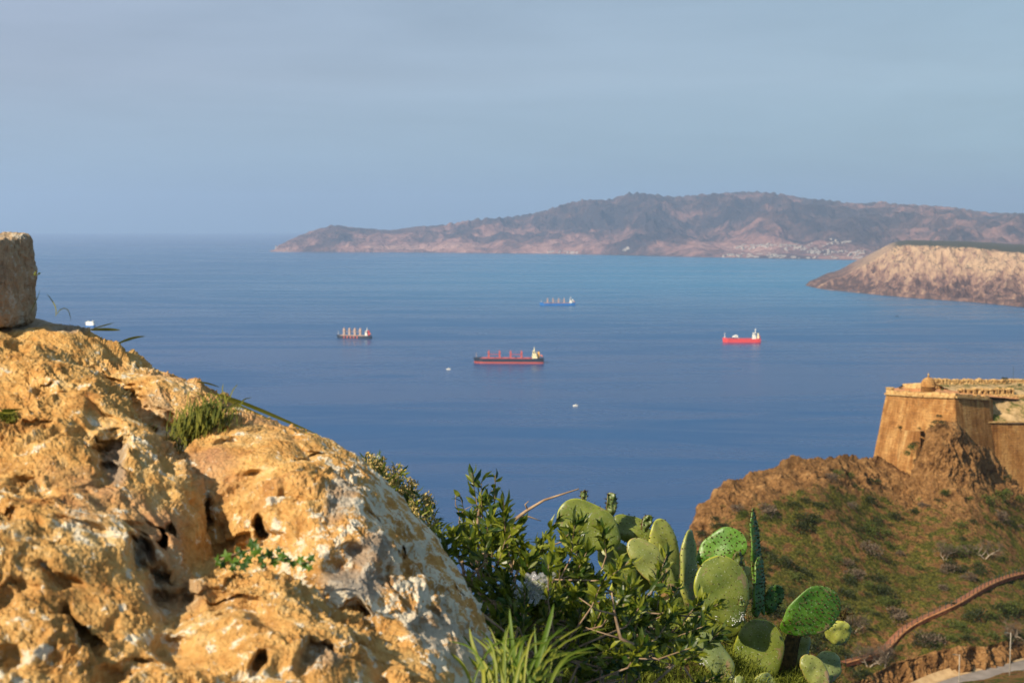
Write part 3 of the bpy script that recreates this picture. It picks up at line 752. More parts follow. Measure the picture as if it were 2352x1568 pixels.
while kk*step < dist[-1]:
    p = Vector([np.interp(kk*step, dist, pp[:, j]) for j in range(3)]) + Vector([float(np.interp(kk*step, dist, sd[:, j]))*1.3 for j in range(3)]) - q0
    MB().box(p.x-.07, p.x+.07, p.y-.07, p.y+.07, p.z, p.z+1.75).box(p.x-.11, p.x+.11, p.y-.11, p.y+.11, p.z+1.75, p.z+1.83).build('post', m_post, fr)
    tops.append(p); kk += 1
rl = MB()
for z in (0.5, 1.0, 1.55): rl.tube([p + Vector((0, 0, z)) for p in tops], .022, 4)
rl.build('rail', m_post, fr)
tag(fr, 'dark post and rail fence along the red footpath', 'fence')

# ------------------------------------------------------------------ road at the foot of the cutting
ROAD = [(1900,1720),(2000,1665),(2080,1620),(2140,1582),(2200,1562),(2260,1548),(2310,1536),(2352,1526),(2450,1500),(2600,1478),(2800,1450)]
rp = []
for u, v in resample(ROAD, 60):
    h = on_hill(u, v); 
    if h is not None: rp.append(np.array(h))
rp = np.array(rp); pad_ = np.pad(rp, ((6, 6), (0, 0)), 'edge'); rp = np.stack([np.convolve(pad_[:, j], np.ones(13)/13, 'valid') for j in range(3)], -1)
rp[:, 2] += .9
tan = np.gradient(rp, axis=0); tan[:, 2] = 0; tan /= np.linalg.norm(tan, axis=1)[:, None]
sd = np.stack([tan[:, 1], -tan[:, 0], np.zeros(len(tan))], -1); sd = np.where(sd[:, 1:2] > 0, -sd, sd)
def strip(a0, a1, z0, z1): return grid_mesh('strip', np.stack([rp + sd*a0 + np.array([0, 0, z0]), rp + sd*a1 + np.array([0, 0, z1])], 1))
m_asph = varied('asphalt', (0.19, 0.16, 0.135), (0.25, 0.21, 0.18), 0.3, 0.9, 0.2)
m_shld = varied('sandy_shoulder', (0.40, 0.25, 0.12), (0.52, 0.35, 0.18), 0.5, 0.95, 0.1)
tag(link('road', strip(-1.0, 5.2, 0, 0), m_asph, None, False), kind='structure')
g = np.stack([rp + sd*a + np.array([0, 0, z]) for a, z in [(-4, 1.2), (-2.2, .12), (-1.0, .10), (-.98, -.1)]], 1)
tag(link('road_verge', grid_mesh('road_verge', g), m_shld, None, False), kind='structure')
g = np.stack([rp + sd*a + np.array([0, 0, z]) for a, z in [(5.18, -.1), (5.2, .13), (5.5, .14), (7.5, 0.0), (14, -5)]], 1)
tag(link('pavement', grid_mesh('pavement', g), m_shld, None, False), kind='structure')
m_line = varied('dark_gutter', (0.05, 0.05, 0.055), (0.08, 0.08, 0.08), 1.0, 0.8)
tag(link('gutter', strip(4.55, 5.1, 0.012, 0.012), m_line, None, False), kind='structure')
m_pole = varied('weathered_pole', (0.30, 0.26, 0.20), (0.42, 0.36, 0.28), 2.0, 0.8)
def pole(u, vb, vt, label):
    i = int(np.argmin([abs((1176 + r0[0]/r0[1]*F) - u) for r0 in rp + sd*6.2])); p = (rp + sd*6.2)[i]
    px_, pz_ = ray(u, vb); X0 = float(px_)*p[1]; z0 = p[2]
    h = (float(ray(u, vt)[1])*p[1]) - z0
    r0 = empty('street_lamp', (X0, p[1], z0))
    MB().tube([(0,0,-1), (0,0,h*.6), (0,0,h)], [.16, .12, .09], 8).tube([(0,0,0),(0,0,.5)], .22, 8).build('post', m_pole, r0, True)
    MB().tube([(0,0,h-.5), (-.5,0,h-.1), (-1.1,0,h+.02)], .05, 6).build('arm', m_pole, r0, True)
    MB().box(-1.7,-1.0,-.16,.16,h-.08,h+.08,.05,.03).build('lamp_head', m_post, r0)
    tag(r0, label, 'street lamp')
pole(2202, 1590, 1502, 'grey lamp post at the bottom edge in front of the road cutting')
pole(2319, 1548, 1452, 'taller grey lamp post beside the road at the right edge')

# ------------------------------------------------------------------ the fort
m_fort, nt, b = mat('fort_masonry', 0.95, 0.08)
v = coords(nt); n1 = tnoise(nt, v, 0.16, 8, 0.65, 0.5); n2 = tnoise(nt, v, 1.2, 6, 0.7)
vs = coords(nt, (0.55, 0.55, 0.035)); st = tnoise(nt, vs, 1.0, 5, 0.6)        # rain streaks run down the walls
br = N(nt, 'ShaderNodeTexBrick'); br.inputs['Scale'].default_value = 1.0; br.inputs['Mortar Size'].default_value = .04; br.inputs['Brick Width'].default_value = 1.9; br.inputs['Row Height'].default_value = .85
cv = N(nt, 'ShaderNodeCombineXYZ'); tc = N(nt, 'ShaderNodeTexCoord'); s_x = N(nt, 'ShaderNodeSeparateXYZ'); nt.links.new(tc.outputs['Object'], s_x.inputs[0])
nt.links.new(math_(nt, 'ADD', s_x.outputs['X'], s_x.outputs['Y']), cv.inputs[0]); nt.links.new(s_x.outputs['Z'], cv.inputs[1]); nt.links.new(cv.outputs[0], br.inputs['Vector'])
br.inputs['Color1'].default_value = (1, 1, 1, 1); br.inputs['Color2'].default_value = (.68, .68, .68, 1); br.inputs['Mortar'].default_value = (.5, .5, .5, 1)
colr = ramp(nt, math_(nt, 'ADD', math_(nt, 'MULTIPLY', n1, 0.45), math_(nt, 'MULTIPLY', st, 0.55)),
            [(0.36, (0.17, 0.070, 0.020)), (0.46, (0.31, 0.140, 0.042)), (0.57, (0.44, 0.235, 0.080)), (0.7, (0.56, 0.36, 0.15))])
colr = mix(nt, rng(nt, n2, 0.50, 0.66, 0.0, .75), colr, (0.17, 0.085, 0.035))
base(nt, b, mix(nt, 0.55, colr, mix(nt, 1.0, colr, br.outputs['Color'], 'MULTIPLY')))
bump(nt, b, math_(nt, 'ADD', n2, math_(nt, 'MULTIPLY', br.outputs['Fac'], -.3)), 0.25, 1.0)
m_roofred = varied('terracotta_floor', (0.42, 0.17, 0.06), (0.55, 0.27, 0.11), 0.8, 0.9)
m_ruin = varied('pale_ruined_masonry', (0.32, 0.18, 0.065), (0.52, 0.34, 0.14), 0.9, 0.95, 0.1, 0.1)
fort = empty('fort', pt(2150, 910, 458))
fo = np.array(fort.location)
def wall(name, tops_, bots, seg=26, rows=14, amp=0.22, m=m_fort, par=None):
    """battered wall between matching top and bottom corner points (u, v, Y)"""
    T = resample([list(at(*p)) for p in tops_], seg*(len(tops_)-1)+1); B_ = resample([list(at(*p)) for p in bots], seg*(len(tops_)-1)+1)
    k = np.linspace(0, 1, rows)[None, :, None]; P = T[:, None]*(1-k) + B_[:, None]*k
    P[..., 1] += fbm(P/1.7, 4, .6)*amp
    P[..., 0] += fbm(P/3.0+9, 3)*amp*.6
    return link(name, grid_mesh(name, P-fo), m, par or fort)
TOP = [(2035,905,478),(2123,911,462),(2194,913,456),(2272,918,468)]
BOT = [(1999,1085,478),(2098,1120,456),(2196,1120,450),(2306,1120,468)]
wall('bastion_wall', [(2080,880,560)]+TOP+[(2300,915,495)], [(2035,1085,560)]+BOT+[(2325,1120,495)], amp=.3)
# cordon: a projecting stone band along the top
cd = MB(); pts = [Vector(at(*p)) - Vector(fo) for p in TOP]
for a, c in zip(pts[:-1], pts[1:]):
    d = (c-a).normalized(); nrm = Vector((d.y, -d.x, 0)).normalized()
    cd.add([a-nrm*.3+Vector((0,0,-.1)), c-nrm*.3+Vector((0,0,-.1)), c+nrm*.75+Vector((0,0,-.1)), a+nrm*.75+Vector((0,0,-.1)), a-nrm*.3+Vector((0,0,.5)), c-nrm*.3+Vector((0,0,.5)), c+nrm*.75+Vector((0,0,.5)), a+nrm*.75+Vector((0,0,.5))],
           [(0,1,2,3),(4,7,6,5),(0,4,5,1),(1,5,6,2),(2,6,7,3),(3,7,4,0)])
cd.build('cordon', m_ruin, fort)
pr = MB()
for (a, c), h in zip(zip(pts[:-1], pts[1:]), (0.9, 1.0, .8)):
    d = (c-a); L = d.length; d.normalize(); nrm = Vector((d.y, -d.x, 0)).normalized()
    n = max(3, int(L/2.4))
    for k in range(n):
        p0 = a + d*(L*k/n); p1 = a + d*(L*(k+1)/n - .02); hh = h*rnd.uniform(.55, 1.2)
        pr.add([p0, p1, p1-nrm*1.3, p0-nrm*1.3, p0+Vector((0,0,.5+hh)), p1+Vector((0,0,.5+hh)), p1-nrm*1.3+Vector((0,0,.55+hh)), p0-nrm*1.3+Vector((0,0,.55+hh))],
               [(0,3,2,1),(4,5,6,7),(0,1,5,4),(1,2,6,5),(2,3,7,6),(3,0,4,7)])
pr.build('parapet', m_ruin, fort)
# terrace rising behind the parapet
tg = []
for k, (va, Ya) in enumerate([(908, 480), (899, 500), (893, 520)]):
    tg.append([list(at(u, v0, Y0)) for u, v0, Y0 in [(2038, va-2, Ya), (2075, va-4, Ya-6), (2123, va-3, Ya-12), (2194, va-1, Ya-16), (2272, va+3, Ya-8), (2340, va+8, Ya)]])
tg = np.array(tg); tg = np.stack([resample(r0, 80) for r0 in tg], 0); tg = np.stack([resample(tg[:, j], 24) for j in range(80)], 0)
tg[..., 2] += fbm(tg/3.0, 3)*.35
link('terrace', grid_mesh('terrace', tg-fo), m_roofred, fort)
# arcade of embrasures seen as dark slots in the low red wall on the left part of the terrace
ab = MB(); am = MB(); a = Vector(at(2080, 903, 478))-Vector(fo); c = Vector(at(2122, 901, 470))-Vector(fo); d = (c-a)
for k in range(8):
    p = a + d*(k/8); q_ = a + d*((k+.45)/8); z1 = 1.5
    am.add([p, q_, q_+Vector((0,1,0)), p+Vector((0,1,0)), p+Vector((0,0,z1)), q_+Vector((0,0,z1)), q_+Vector((0,1,z1)), p+Vector((0,1,z1))], [(0,1,5,4),(1,2,6,5),(2,3,7,6),(3,0,4,7),(4,5,6,7)])
ab.add([a+Vector((0,-.1,1.5)), c+Vector((0,-.1,1.5)), c+Vector((0,4,2.3)), a+Vector((0,4,2.3)), a+Vector((0,-.1,1.8)), c+Vector((0,-.1,1.8)), c+Vector((0,4,2.8)), a+Vector((0,4,2.8))], [(0,1,5,4),(1,2,6,5),(2,3,7,6),(3,0,4,7),(4,5,6,7),(0,3,2,1)])
am.build('arcade_pier', m_roofred, fort); ab.build('arcade_roof', m_ruin, fort)
# small turret at the left tip
tt_ = MB(); p = Vector(at(2044, 905, 480))-Vector(fo)
tt_.tube([p+Vector((0,0,-1.0)), p+Vector((0,0,.2)), p+Vector((0,0,2.0))], [0.9, 1.35, 1.3], 10).tube([p+Vector((0,0,2.0)), p+Vector((0,0,2.3))], [1.5, 1.5], 10)
tt_.build('corner_turret', m_ruin, fort, False)
# domed sentry house
dm = MB(); p = Vector(at(2132, 891, 470))-Vector(fo); R_ = 16.5*470/F
V = []
prof = [(1.0, -1.6), (1.0, 0.6), (1.02, 0.75), (1.08, 0.8), (1.05, 1.0), (1.0, 1.3)] 
pts_r = [(R_*.97, -3), (R_*.97, .4), (R_*1.06, .5), (R_*1.05, .9)] + [(R_*math.cos(a_)*1.03, .9 + R_*1.15*math.sin(a_)) for a_ in np.linspace(0, math.pi/2*.94, 12)]
g = np.array([[[r0*math.cos(a_), r0*math.sin(a_), z] for a_ in np.linspace(0, 2*math.pi, 33)[:-1]] for r0, z in pts_r])
dome = link('dome', grid_mesh('dome', g + np.array(p), flip=True, close=True), m_fort, fort)
zt = .9+R_*1.15
MB().tube([p+Vector((0,0,zt-.1)), p+Vector((0,0,zt+.5)), p+Vector((0,0,zt+.7)), p+Vector((0,0,zt+1.5))], [.35, .22, .38, .04], 8).build('finial', m_ruin, dome, True)
# ruined upper walls along the back, pierced by embrasures
def ruin(u0, u1, vb, vt0, vt1, Y0, Y1, name='ruined_wall', holes=0, rows=22, jag=0.9):
    n = max(30, int((u1-u0)*1.2)); us = np.linspace(u0, u1, n); Ys = np.linspace(Y0, Y1, n); vts = np.linspace(vt0, vt1, n)
    top = at(us, vts, Ys); bot = at(us, np.full(n, vb), Ys); top[:, 2] += fbm(top/2.2, 4, .6)*jag
    k = np.linspace(0, 1, rows)[None, :, None]; P = top[:, None]*(1-k)+bot[:, None]*k
    P[..., 1] += fbm(P/0.9, 4, .65)*.7
    if holes:
        s = (np.linspace(0, 1, n)*holes) % 1
        hm = (np.abs(s-.5) < .2)[:, None] & (np.abs(k[..., 0]-.6) < .3)
        P[..., 1] += hm*1.6
    bk = P[:, :1].copy(); bk[..., 1] += 3.0
    P = np.concatenate([bk, P], 1)
    return link(name, grid_mesh(name, P-fo), m_ruin, fort, False)
ruin(2145, 2420, 893, 871, 874, 500, 520)
ruin(2200, 2330, 906, 893, 893, 478, 486, 'embrasure_wall', holes=10)
ruin(2270, 2480, 935, 908, 908, 480, 492, 'inner_wall', jag=.3)
# sloping ground behind the walls
g = np.array([[list(at(2140,874,540)), list(at(2250,872,560)), list(at(2352,869,560)), list(at(2600,865,570))], [list(at(2140,878,505)), list(at(2250,876,515)), list(at(2352,876,520)), list(at(2600,876,530))],
              [list(at(2190,898,485)), list(at(2250,897,488)), list(at(2352,897,494)), list(at(2600,897,504))],
              [list(at(2260,920,474)), list(at(2290,920,476)), list(at(2352,920,482)), list(at(2600,920,490))],
              [list(at(2256,945,472)), list(at(2300,944,474)), list(at(2352,930,476)), list(at(2600,920,486))], [list(at(2256,972,467)), list(at(2300,970,469)), list(at(2352,969,472)), list(at(2600,969,480))]])
g = np.stack([resample(r0, 90) for r0 in g], 0); g = np.stack([resample(g[:, j], 60) for j in range(90)], 0); g[..., 2] += fbm(g/4, 4)*.6
m_fg, nt, b = mat('fort_court_ground', 0.95, .1); vv = coords(nt); n1 = tnoise(nt, vv, .25, 6, .65)
base(nt, b, ramp(nt, n1, [(.40, (0.07, 0.08, 0.015)), (.48, (.30, .20, .09)), (.62, (.50, .34, .17))]))
link('court_ground', grid_mesh('court_ground', g-fo), m_fg, fort)
# lower curtain wall on the right, and the small spur wall on the left
wall('curtain_wall', [(2252,972,466),(2290,971,468),(2352,971,471),(2600,971,482)], [(2262,1160,464),(2295,1160,466),(2352,1160,469),(2600,1160,480)], amp=.15)
cu = MB(); a = Vector(at(2252,971,465.6))-Vector(fo); c = Vector(at(2600,970,481.6))-Vector(fo)
cu.add([a, c, c+Vector((0,1.2,0)), a+Vector((0,1.2,0)), a+Vector((0,0,.45)), c+Vector((0,0,.45)), c+Vector((0,1.2,.45)), a+Vector((0,1.2,.45))], [(0,1,5,4),(1,2,6,5),(3,0,4,7),(4,5,6,7)])
cu.build('wall_coping', m_ruin, fort)
wall('spur_wall', [(2064,988,480),(2068,988,464),(2114,990,454)], [(2050,1140,478),(2054,1140,461),(2114,1140,450)], amp=.2)
wall('spur_top', [(2065,986,478),(2120,986,470)], [(2068,988,464),(2120,990,454)], amp=.1, m=m_ruin)
for x in [x for x in C.objects if x.parent == fort]: pass
tag(fort, 'ochre stone fort with battered walls and a small dome on the rocky spur', 'fort')
# plants on the fort
for u, v, Y, k, s in [(2068,983,468,0,1.1),(2110,985,458,0,.9),(2148,972,446,0,1.5),(2155,958,448,0,1.2),(2165,972,446,0,1.2),(2138,980,447,0,1.0),(2092,1030,451,1,2.2),(2084,1044,451,1,1.7),(2100,1022,451,0,1.6),(2003,868,1,0,0),(2306,872,510,0,1.4),(2150,895,480,0,.8),(2165,896,480,1,.8),(2340,886,492,1,1.2),(2070,893,498,0,.8)]:
    if s == 0: continue
    o = bpy.data.objects.new('wall_shrub', bushes[k*3+rnd.randrange(3)][1]); C.objects.link(o); o.location = pt(u, v, Y); o.scale = (s,)*3; o.rotation_euler = (0, 0, rnd.uniform(0, 6))
    tag(o, 'small green shrub growing out of the masonry of the ochre fort', 'bush', 'shrubs growing on the fort')
r0 = empty('mast', pt(2327, 873, 520)); MB().tube([(0,0,-1),(0,0,5.2)], [.10,.05], 6).box(-.25,.25,-.03,.03,4.0,4.1).build('pole', m_post, r0)
tag(r0, 'thin mast standing on top of the fort near the right edge', 'mast')
# ------------------------------------------------------------------ the limestone in the foreground
def limestone(name, white, warm=1.0, scale=1.0):
    m, nt, b = mat(name, 0.92, 0.12); v = coords(nt)
    n1 = tnoise(nt, v, 7*scale, 8, 0.65, 0.6); n2 = tnoise(nt, v, 34*scale, 8, 0.7, 0.3); n3 = tnoise(nt, v, 150*scale, 5, 0.7); n4 = tnoise(nt, v, 2.6*scale, 4, 0.5)
    f = math_(nt, 'ADD', math_(nt, 'MULTIPLY', n1, .5), math_(nt, 'MULTIPLY', n2, .5))
    o1 = ramp(nt, f, [(.34, (.34*warm, .145, .045)), (.43, (.62, .31, .090)), (.53, (.80, .47, .16)), (.63, (.88, .65, .33))])
    pink = mix(nt, rng(nt, n4, .56, .68, 0, .45), o1, (.50, .27, .19))
    wf = math_(nt, 'ADD', math_(nt, 'MULTIPLY', n2, .55), math_(nt, 'ADD', math_(nt, 'MULTIPLY', n1, .25), math_(nt, 'MULTIPLY', n3, .20)))
    att = N(nt, 'ShaderNodeAttribute'); att.attribute_name = 'pale'
    wf = math_(nt, 'ADD', wf, math_(nt, 'MULTIPLY', att.outputs['Fac'], .065))
    vb = tvor(nt, coords(nt), 30*scale, 'SMOOTH_F1'); wf = math_(nt, 'ADD', wf, math_(nt, 'MULTIPLY', math_(nt, 'SUBTRACT', .42, vb), .16))
    spk = math_(nt, 'MULTIPLY', rng(nt, n3, .62, .68), .7)
    c = mix(nt, math_(nt, 'MAXIMUM', rng(nt, wf, .560-white, .592-white), spk), pink, (.92, .80, .60))
    crev = N(nt, 'ShaderNodeAttribute'); crev.attribute_name = 'grey'      # grey rock patches and greyer hollows, plus shade painted at holes, cleft and ledge
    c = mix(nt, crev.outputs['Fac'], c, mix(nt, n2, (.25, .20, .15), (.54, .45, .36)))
    base(nt, b, c)
    vf = tvor(nt, coords(nt), 70*scale, 'F1'); bump(nt, b, math_(nt, 'ADD', math_(nt, 'ADD', math_(nt, 'MULTIPLY', n2, 1.0), math_(nt, 'MULTIPLY', vf, .35)), math_(nt, 'MULTIPLY', n3, .6)), 0.016, 1.0)
    return m
m_lime = limestone('orange_limestone', 0.0)
m_lime_w = limestone('pale_crusted_limestone', 0.022)
m_block = limestone('grey_limestone', 0.03, 0.8)
def dents(u, v, lst):
    d = 0.0
    for (cu, cv, su, sv, rot, dep) in lst:
        c, s = math.cos(math.radians(rot)), math.sin(math.radians(rot)); du, dv = u-cu, v-cv
        a = (du*c + dv*s)/su; b_ = (-du*s + dv*c)/sv
        wob = 1.0
        r2 = a*a+b_*b_
        d = d + dep*(1-sstep(0.45, 1.35, np.sqrt(r2)*wob))
    return d
def rock(name, label, sil, inner, ns, nt_, depth, roll, t0, tb, material, dent=(), amp=1.0, seed=0.0, greys=(), pale=None, pits=1.0, power=1.0):
    P, uv, t = sheet(sil, inner, ns, nt_, depth, roll, t0, tb, power)
    q = P + seed
    wv = np.stack([noise(q*9), noise(q*9+5), noise(q*9+11)], -1)
    Nn = normals(P); dr0 = P/np.linalg.norm(P, axis=-1, keepdims=True); Nn = np.where(np.median(-(Nn*dr0).sum(-1)) < 0, -Nn, Nn)
    uvw = uv + 14*wv[..., :2]
    wl = np.stack([noise(q*17+21), noise(q*17+27)], -1); wh = np.stack([noise(q*38+2), noise(q*38+6)], -1); uvd = uvw + 24*wl + 9*wh
    dd = dents(uvd[..., 0], uvd[..., 1], dent)*(t[None] > 0.0)*(.7+.6*np.clip(fbm(q*22+5, 3)+.5, 0, 1))*.8
    P[..., 1] += 0.0
    dirs = P/np.linalg.norm(P, axis=-1, keepdims=True)
    P = P + dirs*dd[..., None]
    big = fbm(q*4.2, 3, .5)*.060
    rug = .20 + .85*sstep(-.22, .35, fbm(q*5.5+12, 3))
    bil = -(np.abs(noise(q*8 + wv*.9))*1.0 + .5*np.abs(noise(q*17+3 + wv*.5)) - .42)*.026*rug
    rid = (ridged(q*13+2 + wv*.7, 7, .66)-.55)*.026*rug
    f1, f2 = worley(q*16 + wv*.8); pit = -(1-sstep(.10, .42, f1))*.024*sstep(-.15, .35, noise(q*5+30))
    g1, g2 = worley(q*48 + wv*1.5); pit2 = -(1-sstep(.12, .5, g1))*.009*sstep(-.1, .3, noise(q*7+60))
    fn = ridged(q*70 + wv, 4, .65)*.0032 - (1-sstep(.1, .45, worley(q*120)[0]))*.0035
    disp = (big + bil + rid + (pit+pit2)*pits*(.4+.6*rug) + fn*(.5+.5*rug))*amp
    P = P + Nn*disp[..., None]
    me = grid_mesh(name, P)
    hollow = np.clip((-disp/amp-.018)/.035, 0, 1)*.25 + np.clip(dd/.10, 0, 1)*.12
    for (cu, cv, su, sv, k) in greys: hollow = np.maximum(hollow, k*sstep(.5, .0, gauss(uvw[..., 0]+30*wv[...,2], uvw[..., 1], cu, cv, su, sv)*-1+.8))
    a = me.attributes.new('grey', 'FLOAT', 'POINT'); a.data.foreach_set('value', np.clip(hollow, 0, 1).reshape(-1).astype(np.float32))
    pl = pale(uv[..., 0], uv[..., 1]) if pale else np.zeros(P.shape[:2])
    a = me.attributes.new('pale', 'FLOAT', 'POINT'); a.data.foreach_set('value', pl.reshape(-1).astype(np.float32))
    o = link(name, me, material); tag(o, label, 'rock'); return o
# left mass
D1 = tps([(-150,740,2.95),(0,755,2.95),(140,800,2.9),(290,900,2.8),(380,1030,2.65),(430,1060,2.6),(450,1150,2.52),(480,1280,2.42),(640,1300,2.36),(800,1400,2.3),(1000,1568,2.22),
          (-150,1750,1.75),(300,1750,1.8),(700,1750,1.95),(1000,1750,2.1),(150,1100,2.42),(0,1300,2.12),(350,1400,2.2),(200,1200,2.3),(0,950,2.65),(600,1500,2.1)])
S1 = [(-170,765),(-80,768),(0,772),(60,788),(120,808),(180,838),(235,874),(280,905),(315,948),(350,990),(385,1035),(425,1062),(452,1105),(462,1160),(470,1225),(480,1285),(520,1296),(570,1292),(620,1300),(670,1315),(720,1342),(765,1378),(810,1402),(860,1440),(910,1480),(960,1518),(1010,1560),(1060,1640),(1090,1720)]
I1 = [(-170,900),(-170,960),(-170,1020),(-170,1080),(-170,1150),(-170,1220),(-170,1290),(-170,1360),(-170,1430),(-170,1500),(-170,1570),(-170,1640),(-170,1720),(-120,1760),(-60,1760),(0,1760),(60,1760),(120,1760),(190,1760),(260,1760),(330,1760),(400,1760),(480,1760),(560,1760),(640,1760),(720,1760),(800,1760),(900,1760),(1000,1760)]
dents1 = [(245,1050,36,50,10,.13),(215,1010,60,30,30,.03),(382,1232,13,30,35,.16),(305,1285,40,45,0,.13),(395,1370,75,45,40,.09),(350,1330,50,50,0,.06),(60,1100,60,18,20,.03),(100,1160,70,16,30,.03),
          (190,1450,20,62,-35,.09),(40,1385,60,22,-10,.05),(140,1340,50,16,15,.045),(720,1520,48,40,0,.07),(590,1535,16,30,10,.08),(30,1540,40,30,0,.05),(345,1225,60,30,20,.04),(480,1365,60,14,-5,.035),
          (560,1420,90,20,12,.045),(300,1520,70,20,-15,.04),(420,1480,50,22,25,.04),(850,1500,60,20,40,.05),(120,900,60,14,25,.03),(70,980,70,16,15,.03),(230,960,60,15,40,.035),(520,1345,40,10,0,.03),(10,1200,45,20,25,.05),(175,1235,60,18,20,.04)]
rock('limestone_outcrop', 'large pitted orange limestone outcrop filling the lower left corner', S1, I1, 1050, 760, D1, .22, .16, .10, m_lime, dents1, 1.0, 0.0,
     [(255,1060,45,45,.8),(400,1370,90,50,.45),(730,1520,60,50,.5),(310,1285,50,40,.7)],  # greys the holes and basin: their shade put into the colour
     lambda u, v: gauss(u, v, 700, 1560, 300, 140)*.5 + gauss(u, v, 120, 1530, 200, 90)*.5 + gauss(u, v, 100, 1250, 200, 100)*.2)
# right boulder with a pale crust
D2 = tps([(400,1075,2.75),(470,965,2.95),(540,935,3.0),(640,975,2.95),(740,1020,2.9),(900,1130,2.85),(1010,1260,2.8),(1110,1430,2.7),(1180,1568,2.6),(1230,1700,2.5),
          (600,1200,2.6),(500,1400,2.6),(750,1350,2.45),(900,1450,2.42),(800,1200,2.55),(650,1080,2.72),(1000,1568,2.35),(1000,1400,2.5),(700,1700,2.5),(900,1700,2.3),(420,1250,2.7)])
S2 = [(395,1110),(405,1080),(425,1045),(445,1002),(468,966),(500,945),(540,936),(590,953),(640,975),(690,998),(740,1021),(780,1042),(820,1068),(860,1098),(900,1130),(935,1160),(962,1190),(990,1228),(1012,1262),(1038,1305),(1062,1350),(1088,1392),(1112,1430),(1138,1478),(1165,1530),(1190,1590),(1215,1660),(1240,1740)]
I2 = [(380,1150),(380,1180),(380,1210),(385,1240),(390,1270),(395,1300),(400,1330),(405,1360),(410,1390),(420,1420),(430,1450),(445,1480),(460,1510),(480,1540),(500,1570),(525,1600),(550,1630),(580,1660),(610,1690),(650,1710),(690,1730),(740,1745),(790,1760),(850,1770),(910,1780),(980,1785),(1050,1790),(1120,1790)]
dents2 = [(608,1212,20,20,0,.13),(625,1235,30,18,0,.06),(520,1020,26,14,30,.03),(700,1045,40,10,35,.02),(800,1290,60,40,35,.05),(820,1385,40,14,-5,.10),(915,1270,14,12,0,.06),(770,1130,30,40,0,.02),(560,1110,50,22,-10,.04),
          (700,1060,20,8,0,.03),(460,1170,30,30,0,.06),(1000,1440,50,50,30,.04),(885,1340,22,50,-20,.03),(680,1180,24,60,-25,.025),(930,1500,30,16,10,.04),(1040,1370,20,45,-30,.03),(560,1250,60,14,5,.06),(860,1190,30,14,40,.03)]
rock('boulder', 'rounded boulder with a pale crust, its right edge sloping down behind the bush', S2, I2, 900, 620, D2, .26, .22, .14, m_lime_w, dents2, .82, 3.7,
     [(820,1330,95,45,.9),(775,1140,40,50,.7),(850,1260,40,50,.8),(1000,1440,70,70,.6),(1080,1480,60,60,.5)],
     lambda u, v: sstep(640, 900, u + 0.4*(v-1100))*0.9 - gauss(u, v, 560, 1080, 130, 110)*.5, .8)
# back ledge running up to the block
D3 = tps([(-170,700,3.4),(0,715,3.4),(200,757,3.35),(330,828,3.3),(460,885,3.25),(540,940,3.2),(620,1010,3.15),(0,900,3.1),(250,1000,3.05),(400,1050,3.05),(500,1060,3.05),(350,950,3.1)])
S3 = [(-170,700),(-80,704),(0,724),(60,728),(100,736),(150,752),(200,774),(240,786),(280,804),(330,829),(370,842),(410,858),(445,876),(470,890),(500,908),(530,930),(560,965),(590,1010),(610,1060)]
I3 = [(-170,950),(-100,960),(-40,970),(20,985),(70,1000),(120,1020),(160,1050),(200,1080),(240,1100),(270,1120),(300,1130),(330,1140),(360,1145),(390,1150),(420,1150),(450,1150),(480,1150),(510,1150),(540,1150)]
dents3 = [(330,945,26,60,-35,.06),(280,880,50,16,30,.05),(300,920,20,30,0,.06),(230,835,30,8,25,.02),(400,985,40,22,20,.05),(345,990,14,24,0,.08)]
rock('rock_ledge', 'orange rock ledge between the upright block and the grass tuft', S3, I3, 720, 340, D3, .16, .16, .12, m_lime, dents3, .8, 8.1,
     [(60,740,110,30,.9),(160,755,70,26,.9),(100,735,90,24,.9),(350,950,60,60,.4)])  # block's cast shadow painted grey on the ledge, last entry the dark cleft
